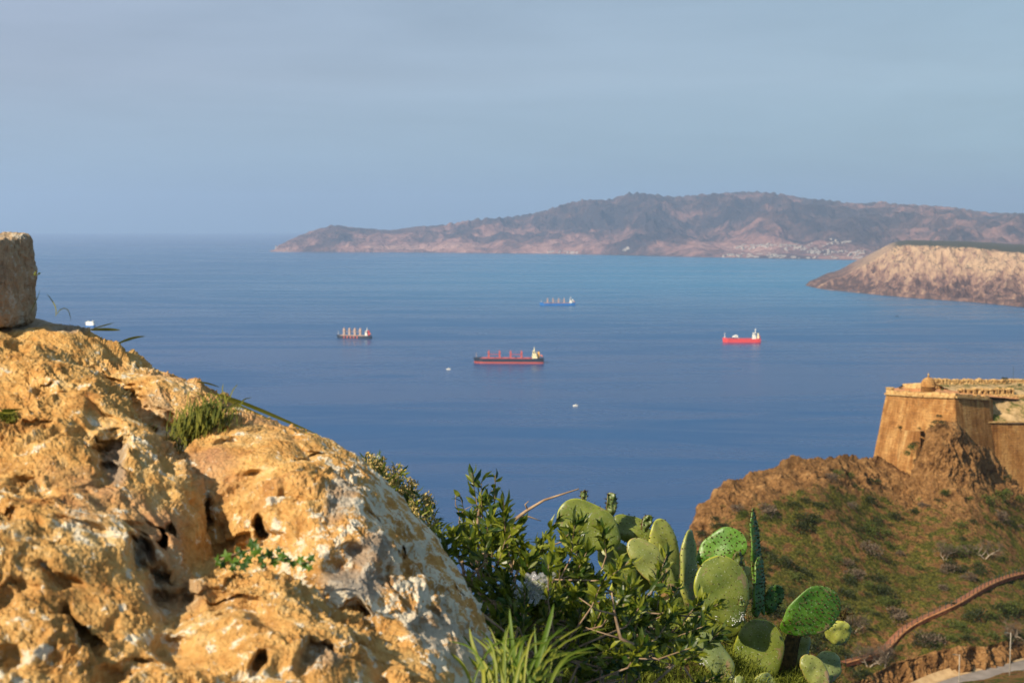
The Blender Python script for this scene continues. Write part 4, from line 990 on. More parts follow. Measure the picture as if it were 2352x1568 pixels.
# upright cut block at the left edge
n = 150
def block():
    c = np.array(at(-56, 645, 3.34)); hx, hy, hz = .108, .10, .108
    out = []
    V = []; Fc = []; idx = {}
    def vid(p):
        k = tuple(np.round(p, 6)); 
        if k not in idx: idx[k] = len(V); V.append(p)
        return idx[k]
    g = np.linspace(-1, 1, n)
    for ax, sg in ((0,1),(0,-1),(1,1),(1,-1),(2,1),(2,-1)):
        o1, o2 = [a for a in range(3) if a != ax]
        A, B_ = np.meshgrid(g, g, indexing='ij'); Q = np.zeros((n, n, 3)); Q[..., ax] = sg; Q[..., o1] = A; Q[..., o2] = B_
        ids = [[vid(tuple(Q[i, j])) for j in range(n)] for i in range(n)]
        for i in range(n-1):
            for j in range(n-1):
                f = (ids[i][j], ids[i+1][j], ids[i+1][j+1], ids[i][j+1])
                Fc.append(f if (sg > 0) == (ax != 1) else f[::-1])
    Q = np.array(V); r = (np.abs(Q)**9).sum(1)**(1/9); S = Q/r[:, None]
    nn = np.sign(S)*np.abs(S)**5; nn /= np.linalg.norm(nn, axis=1)[:, None]
    P = S*np.array([hx, hy, hz]); P[:, 0] *= 1 - .06*(S[:, 2] > 0)*S[:, 2]; P[:, 2] += .012*noise(S*1.4+4)*(S[:, 2] > 0)
    a = math.radians(-16); P = np.stack([P[:, 0]*math.cos(a)-P[:, 1]*math.sin(a), P[:, 0]*math.sin(a)+P[:, 1]*math.cos(a), P[:, 2]], 1)
    nn = np.stack([nn[:, 0]*math.cos(a)-nn[:, 1]*math.sin(a), nn[:, 0]*math.sin(a)+nn[:, 1]*math.cos(a), nn[:, 2]], 1)
    gr = P.copy(); gr[:, 2] *= .35                               # pits drawn out into short upright grooves
    f1, _ = worley(gr*95); d = fbm(P*16, 5, .6)*.012 - (1-sstep(.1, .55, f1))*.0055 + fbm(P*90, 3)*.002 - .018*sstep(.25, .6, noise(P*22+7))*(np.abs(P[:, 2])>.085)
    P = P + nn*d[:, None] + c
    me = poly_mesh('stone_block', P, Fc)
    at_ = me.attributes.new('grey', 'FLOAT', 'POINT'); at_.data.foreach_set('value', np.full(len(P), .70, np.float32))
    at_ = me.attributes.new('pale', 'FLOAT', 'POINT'); at_.data.foreach_set('value', np.full(len(P), .1, np.float32))
    bm = bmesh.new(); bm.from_mesh(me); bmesh.ops.recalc_face_normals(bm, faces=bm.faces); bm.to_mesh(me); bm.free()
    return tag(link('stone_block', me, m_block), 'upright grey limestone block standing at the left edge on the ledge', 'stone block')
block()
# ------------------------------------------------------------------ ground under the cactus
D4 = tps([(900,1500,4.6),(1150,1450,5.2),(1300,1430,5.9),(1480,1425,6.4),(1650,1440,6.6),(1800,1480,6.5),(1900,1540,6.3),(1000,1700,4.2),(1400,1700,4.9),(1600,1600,5.5),(1800,1700,5.3),(2000,1700,5.6)])
S4 = [(850,1440),(1000,1425),(1150,1410),(1300,1395),(1420,1400),(1500,1408),(1580,1425),(1650,1445),(1720,1465),(1790,1490),(1840,1520),(1880,1560),(1915,1610),(1960,1700),(1990,1780)]
I4 = [(850,1900),(920,1900),(1000,1900),(1080,1900),(1160,1900),(1240,1900),(1320,1900),(1400,1900),(1480,1900),(1560,1900),(1640,1900),(1710,1900),(1780,1900),(1850,1900),(1920,1900)]
P, uv, t = sheet(S4, I4, 420, 260, D4, .5, .2, .3)
Nn = normals(P); dirs = P/np.linalg.norm(P, axis=-1, keepdims=True); Nn = np.where(np.median(-(Nn*dirs).sum(-1)) < 0, -Nn, Nn)
P = P + Nn*(fbm(P*2.2, 5, .55)*.16 + ridged(P*6, 4)*.03)[..., None]
m_soil, nt, b = mat('stony_red_soil', .95, .1); v = coords(nt); n1 = tnoise(nt, v, 6, 7, .65); n2 = tnoise(nt, v, 40, 5, .7)
base(nt, b, ramp(nt, math_(nt, 'ADD', math_(nt, 'MULTIPLY', n1, .6), math_(nt, 'MULTIPLY', n2, .4)), [(.38, (.035, .028, .012)), (.48, (.09, .06, .022)), (.58, (.24, .14, .06)), (.7, (.38, .25, .13))]))
bump(nt, b, n2, .02, 1.0)
gnd = tag(link('ground', grid_mesh('ground', P), m_soil), kind='structure')
bpy.context.view_layer.update()
gb = BVHTree.FromObject(gnd, bpy.context.evaluated_depsgraph_get())
gP = P; gN = Nn
# feathery ground cover (nobody could count it)
V = []; Fc = []; r_ = random.Random(8)
for i in range(15000):
    a = r_.randrange(60, gP.shape[0]-5); c = r_.randrange(37, 200); p0 = gP[a, c]
    clump = float(_jit[(a//7*131 + c//7*17) & 4095][0])
    if clump < .22: continue
    p = Vector(p0); nn = Vector(gN[a, c]); h = .05 + .07*clump
    d = (nn*.8 + Vector((r_.gauss(0, .55), r_.gauss(0, .55), r_.uniform(.1, .8)))).normalized()
    for s_ in range(5):
        k = len(V); st_ = p + d*h*(s_/5); dd = (d + Vector((r_.gauss(0, .9), r_.gauss(0, .9), r_.gauss(.2, .6)))).normalized(); sdv = dd.cross(Vector((r_.gauss(0, 1), r_.gauss(0, 1), r_.gauss(0, 1)))).normalized()*.0022
        V += [st_-sdv, st_+sdv, st_+dd*r_.uniform(.018, .035)]; Fc.append((k, k+1, k+2))
    k = len(V); sdv = d.cross(Vector((r_.gauss(0, 1), r_.gauss(0, 1), 0.1))).normalized()*.0025
    V += [p-sdv, p+sdv, p+d*h]; Fc.append((k, k+1, k+2))
M_moss = foliage('feathery_moss', (.045, .060, .006), (.17, .19, .018), .7, .2, 1.5, .3)
tag(link('ground_cover', poly_mesh('ground_cover', V, Fc), M_moss, None, False), kind='stuff')

# ------------------------------------------------------------------ prickly pear
def pad_mat(name, c1, c2, edge, scar=0.0):
    m, nt, b = mat(name, .42, .45); tcn = N(nt, 'ShaderNodeTexCoord'); v = tcn.outputs['Object']
    n1 = tnoise(nt, v, 9, 5, .6); n2 = tnoise(nt, v, 45, 6, .7); n3 = tnoise(nt, v, 5.0, 6, .65, 1.0)
    c = mix(nt, rng(nt, n1, .35, .65), c1, c2); at_ = N(nt, 'ShaderNodeAttribute'); at_.attribute_name = 'rim'
    c = mix(nt, math_(nt, 'MULTIPLY', at_.outputs['Fac'], rng(nt, n1, .3, .6, .35, .95)), c, edge)
    n6 = tnoise(nt, v, 16, 7, .75, .8); n7 = tnoise(nt, v, 150, 4, .7)
    c = mix(nt, rng(nt, n6, .585, .62, 0, .75), c, (.20, .13, .07)); c = mix(nt, rng(nt, n7, .60, .66, 0, .5), c, (.42, .42, .34))
    c = mix(nt, rng(nt, n2, .61, .65, 0, .6), c, (.18, .12, .06))
    if scar: c = mix(nt, rng(nt, n3, .60-scar, .64-scar), c, mix(nt, n2, (.16, .10, .045), (.34, .24, .12)))
    base(nt, b, c); bump(nt, b, math_(nt, 'ADD', n1, math_(nt, 'MULTIPLY', n2, .3)), .006, .6)
    b.inputs['Subsurface Weight'].default_value = 0.0
    return m
PM = {'old': pad_mat('old_pad_skin', (.078, .108, .012), (.145, .168, .022), (.40, .40, .02)),
      'yel': pad_mat('yellowing_pad_skin', (.17, .19, .030), (.27, .28, .05), (.42, .42, .05)),
      'grey': pad_mat('grey_pad_skin', (.125, .16, .045), (.19, .22, .065), (.32, .31, .05), .02),
      'scar': pad_mat('scarred_pad_skin', (.13, .155, .03), (.21, .22, .05), (.36, .28, .06), .05),
      'young': pad_mat('young_pad_skin', (.028, .085, .004), (.060, .140, .007), (.10, .18, .02)),
      'light': pad_mat('light_young_pad_skin', (.055, .145, .010), (.095, .20, .018), (.13, .22, .03)),
      'bud': pad_mat('bud_skin', (.06, .09, .015), (.10, .13, .025), (.11, .03, .03))}
m_areole = varied('areole', (.025, .020, .008), (.07, .045, .015), 60, .9, .1)
m_tip = varied('bud_tip', (.12, .025, .03), (.18, .05, .04), 60, .6)
m_scale = varied('white_scale_insects', (.80, .80, .78), (.55, .55, .53), 120, .9, .1)
def pad(parent, u, v, Y, hl, hw, tilt, yaw, kind, th=.020, spiny=0, seed=0, taper=.45, bend=0.0, cut=False, patches=()):
    """one flattened joint: hl, hw half sizes in picture pixels at distance Y; tilt clockwise in the picture; yaw turns it about its long axis"""
    r_ = random.Random(seed*7+3); s = Y/F; a_ = hl*s; b_ = hw*1.09*s/max(.16, abs(math.cos(math.radians(yaw))))
    th = max(th, .0)
    n, m = 44, 40; P = np.zeros((n, m, 3)); rim = np.zeros((n, m)); outl = np.zeros((n, m))
    for i in range(n):
        w_ = -math.cos(math.pi*i/(n-1))                      # -1 base .. 1 tip
        wid = b_*math.sqrt(max(0, 1-abs(w_)**2.25))*(1 - taper*.5*(1-w_)*.9 if w_ < 1 else 1)
        wid = b_*math.sqrt(max(0, 1-w_*w_))*(1+taper*.42*w_) 
        if w_ < -.5: wid *= 1 - .25*((-.5-w_)/.5)
        tk = th*math.sqrt(max(0, 1-abs(w_)**5))*(1.25-.35*w_)
        for j in range(m):
            t_ = 2*math.pi*j/m; cx, sy = math.cos(t_), math.sin(t_)
            x = wid*np.sign(cx)*abs(cx)**.9; y = tk*np.sign(sy)*abs(sy)**.75
            P[i, j] = (x, y, a_*w_ + 0)
            rim[i, j] = max(0, 1-abs(sy)*2.2) if abs(w_) < .97 else 1
    xx = P[..., 0]/b_; ww = P[..., 2]/a_
    P[..., 1] += bend*a_*(ww**2) + .012*noise(np.stack([xx*1.3+seed, ww*1.5, xx*0], -1))
    if spiny: P[..., 1] += np.sign(P[..., 1])*.0022*(ridged(np.stack([xx*b_*60, ww*a_*60, xx*0+seed], -1), 2)-.3)
    e_ = noise(np.stack([xx*1.2+seed*3, ww*1.2, xx*0+2], -1)); P[..., 0] *= 1+.12*e_; 
    # object frame
    ty = math.radians(yaw); tt = math.radians(tilt)
    R = Matrix.Rotation(tt, 4, 'Y') @ Matrix.Rotation(ty, 4, 'Z')
    o = link('pad', grid_mesh('pad', P, close=True, flip=True), PM[kind], parent)
    at_ = o.data.attributes.new('rim', 'FLOAT', 'POINT'); at_.data.foreach_set('value', rim.reshape(-1).astype(np.float32))
    loc = pt(u, v, Y) - parent.location
    o.matrix_local = Matrix.Translation(loc) @ R
    # areoles (and spines) set in slanting rows over both faces and the rim
    am = MB(); sm_ = MB(); step = .028 if not spiny else .021
    def add_areole(p, nrm, big):
        p = Vector(p); nrm = Vector(nrm).normalized(); k = (.0030 if spiny else .0027)*big
        am.tube([p-nrm*k*.5, p+nrm*k*.9], [k, k*.3], 5)
        if spiny:
            for q_ in range(3):
                d = (nrm + Vector((r_.gauss(0, .5), r_.gauss(0, .5), r_.gauss(.2, .5)))).normalized(); am.tube([p, p+d*r_.uniform(.008, .016)], [.0011, .0002], 3, False)
    rows = int(2*a_/step)
    for i in range(rows+1):
        w_ = -1+2*(i+.5)/(rows+1)
        if w_ < -.86: continue
        wid = b_*math.sqrt(max(0, 1-w_*w_))*(1+taper*.42*w_); 
        if w_ < -.5: wid *= 1-.25*((-.5-w_)/.5)
        off = .5*(i % 2); cnt_ = int(2*wid/step)
        for sgn in (-1, 1):
            for j in range(cnt_+1):
                x = -wid + (j+off)*step + r_.gauss(0, .0045)
                if abs(x) > wid*.9: continue
                tk = th*math.sqrt(max(0, 1-abs(w_)**5))*(1.25-.35*w_); sy = (1-(abs(x)/max(wid, 1e-4))**2.2)**.42
                y = sgn*tk*sy + bend*a_*w_**2 + .012*float(noise(np.array([[x/b_*1.3+seed, w_*1.5, 0.]]))[0])
                add_areole((x, y, a_*w_ + r_.gauss(0, .003)), (x/b_*.4, sgn, w_*.2), r_.uniform(.8, 1.3)*(1.0 if not spiny else 1.5))
        for sx in (-1, 1): add_areole((sx*wid, bend*a_*w_**2, a_*w_), (sx, 0, w_), r_.uniform(1.0, 1.6))
    if am.V: am.build('spines' if spiny else 'areoles', m_areole, o)
    for (px_, pz_, rad_, cnt_) in patches:
        pm_ = MB()
        for q_ in range(cnt_):
            x = px_*b_ + r_.gauss(0, rad_*.5)*s; z = pz_*a_ + r_.gauss(0, rad_*.45)*s; w_ = max(-.95, min(.95, z/a_))
            y = -th*1.2*max(.1, (1-min(1, (x/b_)**2/(1-w_*w_))))**.45 + bend*a_*w_**2 + .012*float(noise(np.array([[x/b_*1.3+seed, w_*1.5, 0.]]))[0]); k = r_.uniform(.0010, .0028)
            pm_.tube([(x, y+.003, z-k), (x, y-k, z), (x, y+.003, z+k)], [k*.5, k, k*.5], 5)
        pm_.build('white_scale', m_scale, o)
    return o
cac = empty('prickly_pear', pt(1650, 1470, 6.0))
PADS = [ # u, v, Y, half length, half width, tilt, yaw, kind, spiny, taper, extra
 (1663,1360,5.70,87,58,-20,12,'old',0,.35,dict(patches=[(-.05,-.72,16,26),(.30,-.76,13,24),(.50,-.28,7,9),(-.6,-.5,6,5)])),
 (1741,1500,5.85,84,54,3,-6,'old',0,.15,dict(patches=[(-.75,.18,12,6)])),
 (1861,1409,5.75,78,51,58,10,'young',1,.5,{}),
 (1655,1262,6.15,64,38,62,-14,'light',1,.5,{}),
 (1738,1290,6.00,128,14,-7,62,'young',1,.0,{}),
 (1742,1348,5.92,72,15,2,58,'young',1,.1,{}),
 (1775,1377,6.05,38,22,24,20,'young',1,.3,{}),
 (1697,1290,6.1,26,12,-14,30,'bud',1,.3,{}),
 (1582,1309,5.85,97,20,-3,60,'grey',0,.1,dict(patches=[(.35,.0,26,20)])),
 (1527,1275,6.00,88,33,-10,30,'yel',0,.1,{}),
 (1497,1296,5.80,78,30,-42,20,'scar',0,.2,dict(patches=[(.2,-.25,11,30)])),
 (1354,1207,5.95,82,47,-60,12,'old',0,.25,dict(patches=[(-.05,.25,16,46),(.15,-.45,9,22),(-.45,.05,6,9),(-.75,.15,7,9)])),
 (1452,1217,6.10,54,28,-66,20,'old',0,.2,{}),
 (1318,1243,6.2,40,20,-48,20,'yel',0,.2,{}),
 (1341,1139,6.0,15,7,2,10,'bud',1,.5,{}), (1404,1160,6.02,30,12,2,15,'bud',1,.55,{}), (1485,1201,6.0,22,11,20,15,'bud',1,.4,{}),
 (1645,1515,5.60,78,28,-33,26,'grey',0,.2,dict(patches=[(-.85,.25,14,26),(.1,-.7,12,9)])),
 (1899,1532,5.95,40,33,4,14,'grey',0,.1,{}),
 (1872,1543,5.78,48,25,-38,18,'scar',0,.1,{}),
 (1922,1450,6.0,33,27,115,14,'yel',0,.6,{}),
 (1662,1432,5.95,52,36,82,10,'old',0,.0,{}),
 (1713,1340,6.15,42,24,-6,15,'yel',0,.2,{}),
 (1600,1437,5.95,34,27,10,20,'scar',0,.0,{}),
 (1750,1590,5.6,50,30,10,20,'grey',0,.1,{}), (1836,1500,6.1,60,22,10,20,'scar',0,.0,{}), (1560,1400,6.05,60,30,20,15,'old',0,.1,{}), (1460,1330,6.1,70,36,60,20,'old',0,.2,{}), (1420,1290,6.05,60,34,-40,20,'old',0,.2,{}),
 (1700,1575,5.5,26,16,-10,10,'grey',0,.1,{}),
 (1703,1384,5.62,9,7,15,0,'bud',1,.3,dict())]
for k, (u, v, Y, hl, hw, ti, ya, kd, sp_, tp_, ex) in enumerate(PADS):
    small = hl < 32
    o = pad(cac, u, v, Y, hl, hw, ti, ya, kd, (.0085 if kd in ('young', 'light') else .0155) if not small else .010, sp_, k+1, tp_, bend=random.Random(k).uniform(-.06, .06), **ex)
    if kd == 'bud': o.name = 'bud'
stem = MB().tube([pt(1800,1620,6.0)-cac.location, pt(1805,1520,6.05)-cac.location, pt(1830,1440,6.1)-cac.location], [.05, .045, .03], 12); stem.build('stem', m_areole, cac, True)  # stem coloured dark to stand in for shadow among the pads
stem = MB().tube([pt(1560,1560,6.3)-cac.location, pt(1570,1460,6.2)-cac.location, pt(1540,1380,6.1)-cac.location], [.07, .06, .04], 12)
stem.build('stem', m_areole, cac, True)
dv_ = MB(); r_ = random.Random(5)                                 # dead dry pad remnants at the right
for q_ in range(16):
    p = pt(1935+r_.gauss(0, 4), 1405+r_.uniform(0, 45), 6.0)-cac.location; dv_.tube([p, p+Vector((r_.gauss(0, .02), r_.gauss(0, .02), r_.gauss(0, .03))), p+Vector((r_.gauss(0, .03), r_.gauss(0, .02), r_.gauss(0, .03)))], [.005, .004, .001], 4)
dv_.build('dead_fibres', m_areole, cac)
tag(cac, 'prickly pear cactus with smooth and spiny pads in front of the brown hillside', 'cactus')

# ------------------------------------------------------------------ leafy bush
M_leaf = foliage('glossy_bush_leaf', (.028, .064, .005), (.24, .26, .020), .38, .5, 6.0, .42)
M_stem = varied('pale_twig_bark', (.20, .13, .08), (.34, .24, .15), 30, .9, .1)
def leaf_into(V, Fc, p, d, L, W, r_, curl=.25):
    d = d.normalized(); s = d.cross(Vector((r_.gauss(0, 1), r_.gauss(0, 1), r_.gauss(0, 1)))).normalized(); up = s.cross(d)
    k = len(V); pr_ = [(0, .12, 0), (.3, .85, .02), (.62, .9, -.02), (1, .05, -curl)]
    for t_, w_, z in pr_:
        c = p + d*L*t_ + up*L*z*.6
        V += [c - s*W*w_*.5 + up*W*.16*w_, c, c + s*W*w_*.5 + up*W*.16*w_]
    for i in range(3):
        a = k+i*3; Fc += [(a, a+1, a+4, a+3), (a+1, a+2, a+5, a+4)]
def bush_plant(name, label, root_uv, root_Y, heads, seed, leafL=.04, leafW=.011, per=26, mat_=None, sprl=1.0):
    r_ = random.Random(seed); rt = pt(root_uv[0], root_uv[1], root_Y); e_ = empty(name, rt); tw = MB(); V = []; Fc = []
    for (u, v, Y, n_, rad) in heads:
        h = pt(u, v, Y) - rt; mid = h*.5 + Vector((r_.gauss(0, .05), r_.gauss(0, .05), -.04))
        tw.tube([Vector((r_.gauss(0, .03), r_.gauss(0, .03), 0)), mid, h], [.009, .006, .004], 5)
        for q_ in range(n_):
            c = h + Vector((r_.gauss(0, rad), r_.gauss(0, rad*.8), r_.gauss(0, rad*.75))); d = (c-h)*.6 + Vector((r_.gauss(0, .03), r_.gauss(0, .03), r_.uniform(.03, .12)))
            d.normalize(); L = r_.uniform(.05, .10)*sprl; st_ = c; en = c + d*L + Vector((0, 0, L*.15))
            tw.tube([h*.85+c*.15, st_, en], [.003, .0022, .0012], 4, False)
            for s_ in range(per):
                t_ = (s_+r_.random())/per; p = st_*(1-t_) + en*t_; ld = d*.9 + Vector((r_.gauss(0, .75), r_.gauss(0, .75), r_.gauss(.15, .55)))
                leaf_into(V, Fc, p, ld, leafL*r_.uniform(.6, 1.15), leafW*r_.uniform(.8, 1.3), r_)
    tw.build('twigs', M_stem, e_, True); link('foliage', poly_mesh('foliage', V, Fc), mat_ or M_leaf, e_, False)
    return tag(e_, label, 'bush')
heads = [(1180,1290,3.6,5,.09),(1120,1230,3.7,3,.05),(1250,1300,3.7,5,.08),(1330,1310,3.8,5,.08),(1420,1330,3.8,5,.09),(1480,1390,3.8,4,.08),(1240,1380,3.5,6,.10),(1340,1400,3.6,6,.10),(1130,1370,3.5,4,.08),(1440,1440,3.6,4,.09),
         (1280,1460,3.4,6,.10),(1380,1490,3.5,5,.10),(1180,1450,3.4,5,.09),(1530,1420,3.9,3,.07),(1080,1290,3.5,3,.05),(1300,1540,3.4,6,.10),(1200,1530,3.4,5,.10),(1420,1540,3.6,4,.10),(1500,1370,3.95,2,.06),(1370,1270,3.9,3,.06),(1290,1255,3.95,3,.06),(1200,1240,3.9,3,.06),(1560,1470,3.8,2,.06),(1060,1240,3.8,2,.05)]
bush_plant('leafy_bush', 'dense glossy green bush between the pale boulder and the cactus', (1270, 1720), 3.7, [(u, v+(38 if u < 1270 else 72 if v < 1350 else 45), Y, int(n_*1.9)+1, rad*.95) for (u, v, Y, n_, rad) in heads], 3, leafL=.043, leafW=.0125, per=26)
heads = [(1098,1190,3.9,1,.010),(1102,1162,3.9,1,.008),(1085,1220,3.9,2,.02),(1135,1195,3.95,1,.010),(1062,1200,3.9,1,.01)]
bush_plant('tall_sprig', 'upright leafy sprig rising above the bush against the sea', (1100, 1330), 3.8, heads, 9, .042, .013, 14, sprl=1.3)
heads = [(1020,1190,3.6,1,.02),(990,1170,3.6,1,.02)]
# bare twigs
def twig(label, pts_, Y, rad=.006, side=(), name='dry_twig', m=None):
    b0 = pt(*pts_[0], Y); e_ = MB().tube([pt(u, v, Y) - b0 for u, v in pts_], [rad*(1-.75*i/(len(pts_)-1)) for i in range(len(pts_))], 6)
    for s_ in side: e_.tube([pt(u, v, Y) - b0 for u, v in s_], [rad*.45, rad*.3, rad*.15][:len(s_)] if len(s_) <= 3 else rad*.3, 5)
    o = e_.build(name, m or M_stem, None, True); o.location = b0; return tag(o, label, 'twig')
twig('long dry twig reaching right over the bush against the sea', [(1090,1290),(1140,1228),(1180,1195),(1210,1172),(1250,1148),(1290,1135),(1330,1122)], 4.2, .008,
     [[(1190,1185),(1215,1186),(1243,1196)],[(1160,1210),(1190,1212),(1206,1216)],[(1212,1170),(1206,1158),(1214,1150)]])
twig('thin forked dry twig left of the tall leafy sprig', [(1060,1230),(1055,1200),(1056,1180),(1046,1158),(1047,1130)], 3.9, .003, [[(1056,1182),(1070,1168),(1090,1158)]])
twig('pale bent twig along the right flank of the pale boulder', [(1075,1350),(1090,1395),(1120,1420),(1160,1450),(1190,1490)], 3.1, .006)
twig('dry forked twig at the lower middle inside the bush', [(1455,1480),(1425,1465),(1412,1410),(1405,1360)], 3.35, .006, [[(1425,1465),(1390,1455),(1345,1440)],[(1412,1410),(1370,1400),(1330,1372)]])

# flowering plant behind the boulder
M_fl = foliage('seed_head', (.30, .21, .07), (.50, .38, .14), .8, .2, 20, .2)
r_ = random.Random(14); e0 = pt(930, 1240, 3.7); fp = empty('seeding_plant', e0); tw = MB(); LV = []; LF = []; HV = []; HF = []
for k in range(30):
    t_ = k/29; u = 835+t_*160+r_.gauss(0, 6); v = 1050+t_*115+r_.gauss(0, 12) + (8 if k % 3 else -14); Y = r_.uniform(3.5, 3.8)
    p = pt(u, v, Y)-e0; rt = pt(885+t_*130, 1190+t_*75, Y)-e0; tw.tube([rt, rt*.4+p*.6+Vector((r_.gauss(0, .006), 0, 0)), p], [.0022, .0018, .001], 4)
    for q_ in range(46):
        w_ = (q_/46); c = p + Vector((r_.gauss(0, .006), r_.gauss(0, .006), -.045*w_ + .008)); leaf_into(HV, HF, c, Vector((r_.gauss(0, 1), r_.gauss(0, 1), r_.gauss(.5, 1))), .011, .005, r_)
    for q_ in range(12):
        w_ = r_.random(); c = p*w_ + rt*(1-w_); leaf_into(LV, LF, c, Vector((r_.gauss(0, .7), r_.gauss(0, .7), r_.gauss(1, .5))), .035, .006, r_)
tw.build('stalks', M_leaf, fp, True); link('leaves', poly_mesh('leaves', LV, LF), M_leaf, fp, False); link('seed_heads', poly_mesh('seed_heads', HV, HF), M_fl, fp, False)
tag(fp, 'plant with buff seed heads peeping over the boulder against the sea', 'plant')

# ------------------------------------------------------------------ grasses
M_grass = foliage('grass_blade', (.060, .080, .008), (.20, .19, .022), .5, .4, 10, .35)
M_bright = foliage('young_grass_blade', (.10, .17, .008), (.34, .34, .04), .5, .4, 10, .45)
def blade(V, Fc, pts_, w_, seg=9):
    q_ = resample([tuple(p) for p in pts_], seg); 
    # smooth the polyline
    for _ in range(2): q_[1:-1] = (q_[:-2]+2*q_[1:-1]+q_[2:])/4
    for i in range(seg):
        t_ = i/(seg-1); d = Vector(q_[min(i+1, seg-1)])-Vector(q_[max(i-1, 0)]); s = d.cross(Vector((.15, 1, .1))).normalized()
        ww = w_*(math.sin(math.pi*(.12+.88*t_))**.7 if t_ < 1 else .02)+.0002; up = s.cross(d).normalized()
        c = Vector(q_[i]); k = len(V); V += [c-s*ww*.5, c+up*ww*.2, c+s*ww*.5]
        if i: Fc += [(k-3, k-2, k+1, k), (k-2, k-1, k+2, k+1)]
def tuft(name, label, blades, m, cat='grass tuft'):
    V = []; Fc = []; o0 = pt(*blades[0][0][0], blades[0][1])
    for pts_, Y, w_ in blades: blade(V, Fc, [pt(u, v, Y + .02*i) - o0 for i, (u, v) in enumerate(pts_)], w_)
    o = link(name, poly_mesh(name, V, Fc), m); o.location = o0; return tag(o, label, cat)
tuft('grass_sprig', 'thin grass stems bending beside the upright grey block', [([(70,718),(78,700),(88,680),(92,665)],3.3,.002),([(128,726),(130,706),(118,688),(107,673)],3.3,.003),([(130,722),(138,708),(155,706),(161,722),(163,738)],3.3,.0026)], M_grass)
tuft('grass_sprig', 'dark grass blade lying out from the ledge just below the small white ship', [([(208,757),(235,756),(262,757),(277,758)],3.28,.007),([(215,754),(240,747),(262,741)],3.28,.0028)], M_grass)
tuft('grass_sprig', 'short grass blade pointing right from the ledge, lower than the small white ship', [([(272,788),(292,780),(312,774),(334,772)],3.25,.006)], M_grass)
tuft('grass_sprig', 'short dark grass blade at the end of the ledge above the moss', [([(452,876),(478,880),(505,889)],3.2,.004)], M_grass)
tuft('grass_sprig', 'long grass blade leaning right past the round boulder top', [([(498,905),(540,918),(600,942),(660,968),(735,1000)],3.15,.009),([(500,908),(560,936),(640,972)],3.15,.005)], M_grass)
tuft('grass_sprig', 'two short upright blades on top of the round boulder', [([(690,1000),(686,990),(684,982)],2.98,.005),([(712,1010),(706,1000),(702,990)],2.98,.005),([(712,1012),(722,1000),(728,994)],2.98,.003)], M_bright)
tuft('leaf_sprig', 'tiny green leaf sprig on the right side of the upright block', [([(78,632),(88,628),(94,627)],3.3,.006),([(78,630),(84,620),(86,616)],3.3,.004)], M_bright)
r_ = random.Random(31); bl = []
for k in range(620):
    u = r_.gauss(455, 34); v = 965 + (u-455)*-.35 + r_.gauss(0, 22); lx = r_.gauss(8, 14); bl.append(([(u, v+20), (u+lx*.4, v-2), (u+lx, v-r_.uniform(2, 17))], 2.93+r_.uniform(-.05, .05), .0024))
bl = sorted(bl, key=lambda x: x[0][0][0])
tuft('grass_tuft', 'mossy grass tuft growing in the cleft left of the round boulder', bl, M_grass)
bl = [([(r_.gauss(8, 16), 962+r_.gauss(0, 5)), (r_.gauss(12, 16), 948), (r_.gauss(18, 16), 938)], 2.62, .003) for _ in range(50)]
tuft('grass_tuft', 'small grass tuft on the outcrop at the left edge', bl, M_grass)
bl = []
for k in range(80):
    u = r_.gauss(1170, 48); L = r_.uniform(80, 190); ln = (u-1160)*.6 + r_.gauss(0, 45); v0 = 1600
    bl.append(([(u, v0), (u+ln*.15, v0-L*.4), (u+ln*.5, v0-L*.75), (u+ln*1.2, v0-L*r_.uniform(.7, 1.0))], 2.55+r_.uniform(-.15, .1), r_.uniform(.003, .0065)))
bl += [([(1180,1600),(1110,1540),(1050,1490),(1008,1440)],2.5,.007),([(1130,1600),(1100,1520),(1082,1470),(1078,1440)],2.5,.007),([(1190,1600),(1180,1500),(1172,1430),(1170,1395)],2.5,.007),([(1215,1600),(1240,1500),(1265,1420),(1272,1385)],2.5,.009),([(1160,1600),(1230,1555),(1280,1545),(1300,1552)],2.5,.008)]
tuft('grass_clump', 'bright yellow green grass clump at the bottom beside the pale boulder', bl, M_bright)
# creeping leaves on the rock
M_ivy = foliage('ivy_leaf', (.025, .070, .006), (.09, .17, .014), .45, .4, 20, .3)
def lobed(V, Fc, c, n_, r0, r_):
    n_ = n_.normalized(); a = n_.cross(Vector((r_.gauss(0, 1), r_.gauss(0, 1), r_.gauss(0, 1)))).normalized(); b2 = n_.cross(a); k = len(V); V.append(c + n_*r0*.15)
    m_ = 15
    for i in range(m_):
        t_ = 2*math.pi*i/m_; rr_ = r0*(.72 + .28*math.cos(5*t_))*(1 - .4*(i == 7)); V.append(c + a*rr_*math.cos(t_) + b2*rr_*math.sin(t_) - n_*r0*.12*(i % 2))
    for i in range(m_): Fc.append((k, k+1+i, k+1+(i+1) % m_))
V = []; Fc = []; vn = MB(); o0 = pt(600, 1285, 2.38)
vp = [(495,1290,2.36),(530,1275,2.36),(575,1262,2.37),(610,1275,2.37),(650,1288,2.37),(690,1292,2.38),(712,1290,2.38)]
vn.tube([pt(*p)-o0 for p in vp], .0018, 5)
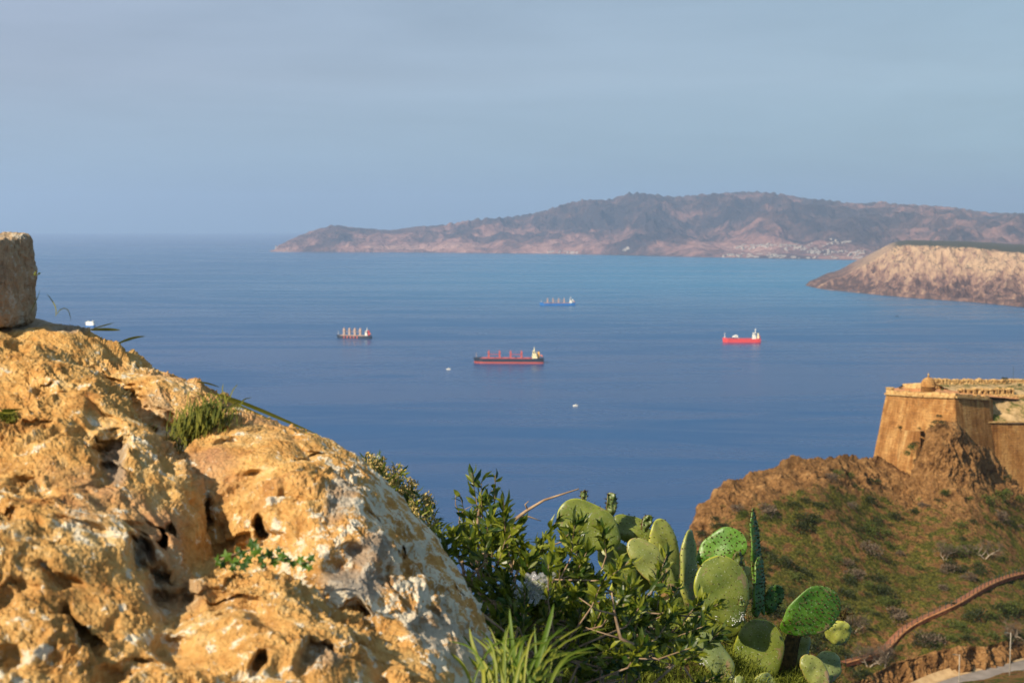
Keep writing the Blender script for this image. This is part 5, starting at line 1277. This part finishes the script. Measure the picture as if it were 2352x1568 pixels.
for (u, v, s_) in [(500,1288,14),(520,1278,15),(512,1296,11),(540,1290,14),(556,1272,13),(580,1248,15),(592,1262,12),(570,1285,14),(600,1282,14),(618,1270,13),(630,1290,12),(648,1278,13),(560,1300,13),(535,1304,11),(690,1285,12),(700,1298,11),(714,1282,12),(672,1295,10),(605,1298,10),(545,1262,10),(583,1270,11),(710,1302,10),(640,1262,9),(660,1285,10)]:
    lobed(V, Fc, pt(u, v, 2.34+r_.uniform(-.02, .02))-o0, Vector((r_.gauss(-.2, .3), -1, r_.gauss(.5, .3))), s_*1.25*2.36/F, r_)
iv = empty('creeping_plant', o0); link('leaves', poly_mesh('leaves', V, Fc), M_ivy, iv, False); vn.build('stem', M_stem, iv)
tag(iv, 'small bright lobed-leaf plant creeping across the rock hollow', 'plant')
# crumpled clear plastic bag caught in the bush
n = 90; th_, ph_ = np.meshgrid(np.linspace(0, math.pi, n), np.linspace(0, 2*math.pi, 2*n+1)[:-1], indexing='ij')
S = np.stack([np.sin(th_)*np.cos(ph_), np.sin(th_)*np.sin(ph_), np.cos(th_)], -1); w1, w2 = worley(S*2.1+3)
rad = .62 + .5*np.minimum(w2-w1, .6) + .25*noise(S*2+8)
Pb = S*rad[..., None]*np.array([.062, .045, .042]); a = math.radians(-35); Pb = np.stack([Pb[..., 0]*math.cos(a)+Pb[..., 2]*math.sin(a), Pb[..., 1], -Pb[..., 0]*math.sin(a)+Pb[..., 2]*math.cos(a)], -1)
m_bag, nt, b = mat('clear_plastic_film', .12, .9); b.inputs['Base Color'].default_value = (.55, .55, .57, 1); b.inputs['Alpha'].default_value = .20; 
nv = coords(nt); bump(nt, b, tnoise(nt, nv, 60, 4), .004, 1)
bg_ = link('plastic_bag', grid_mesh('plastic_bag', Pb, close=True), m_bag); bg_.location = pt(1225, 1352, 3.40)
tag(bg_, 'crumpled clear plastic bag caught in the green bush', 'plastic bag')
# ------------------------------------------------------------------ the hazy air over the bay
m_haze = bpy.data.materials.new('haze_air'); m_haze.use_nodes = True
nt = m_haze.node_tree; nt.nodes.clear()
o_ = nt.nodes.new('ShaderNodeOutputMaterial'); pv = nt.nodes.new('ShaderNodeVolumePrincipled')
pv.inputs['Color'].default_value = (0.60, 0.77, 1.0, 1); pv.inputs['Density'].default_value = 3.3e-5
pv.inputs['Anisotropy'].default_value = 0.3
nt.links.new(pv.outputs[0], o_.inputs['Volume'])
hz_ = MB().box(-66000, 66000, -66000, 66000, SEA-21, 1400).build('haze', m_haze)
tag(hz_, kind='stuff')
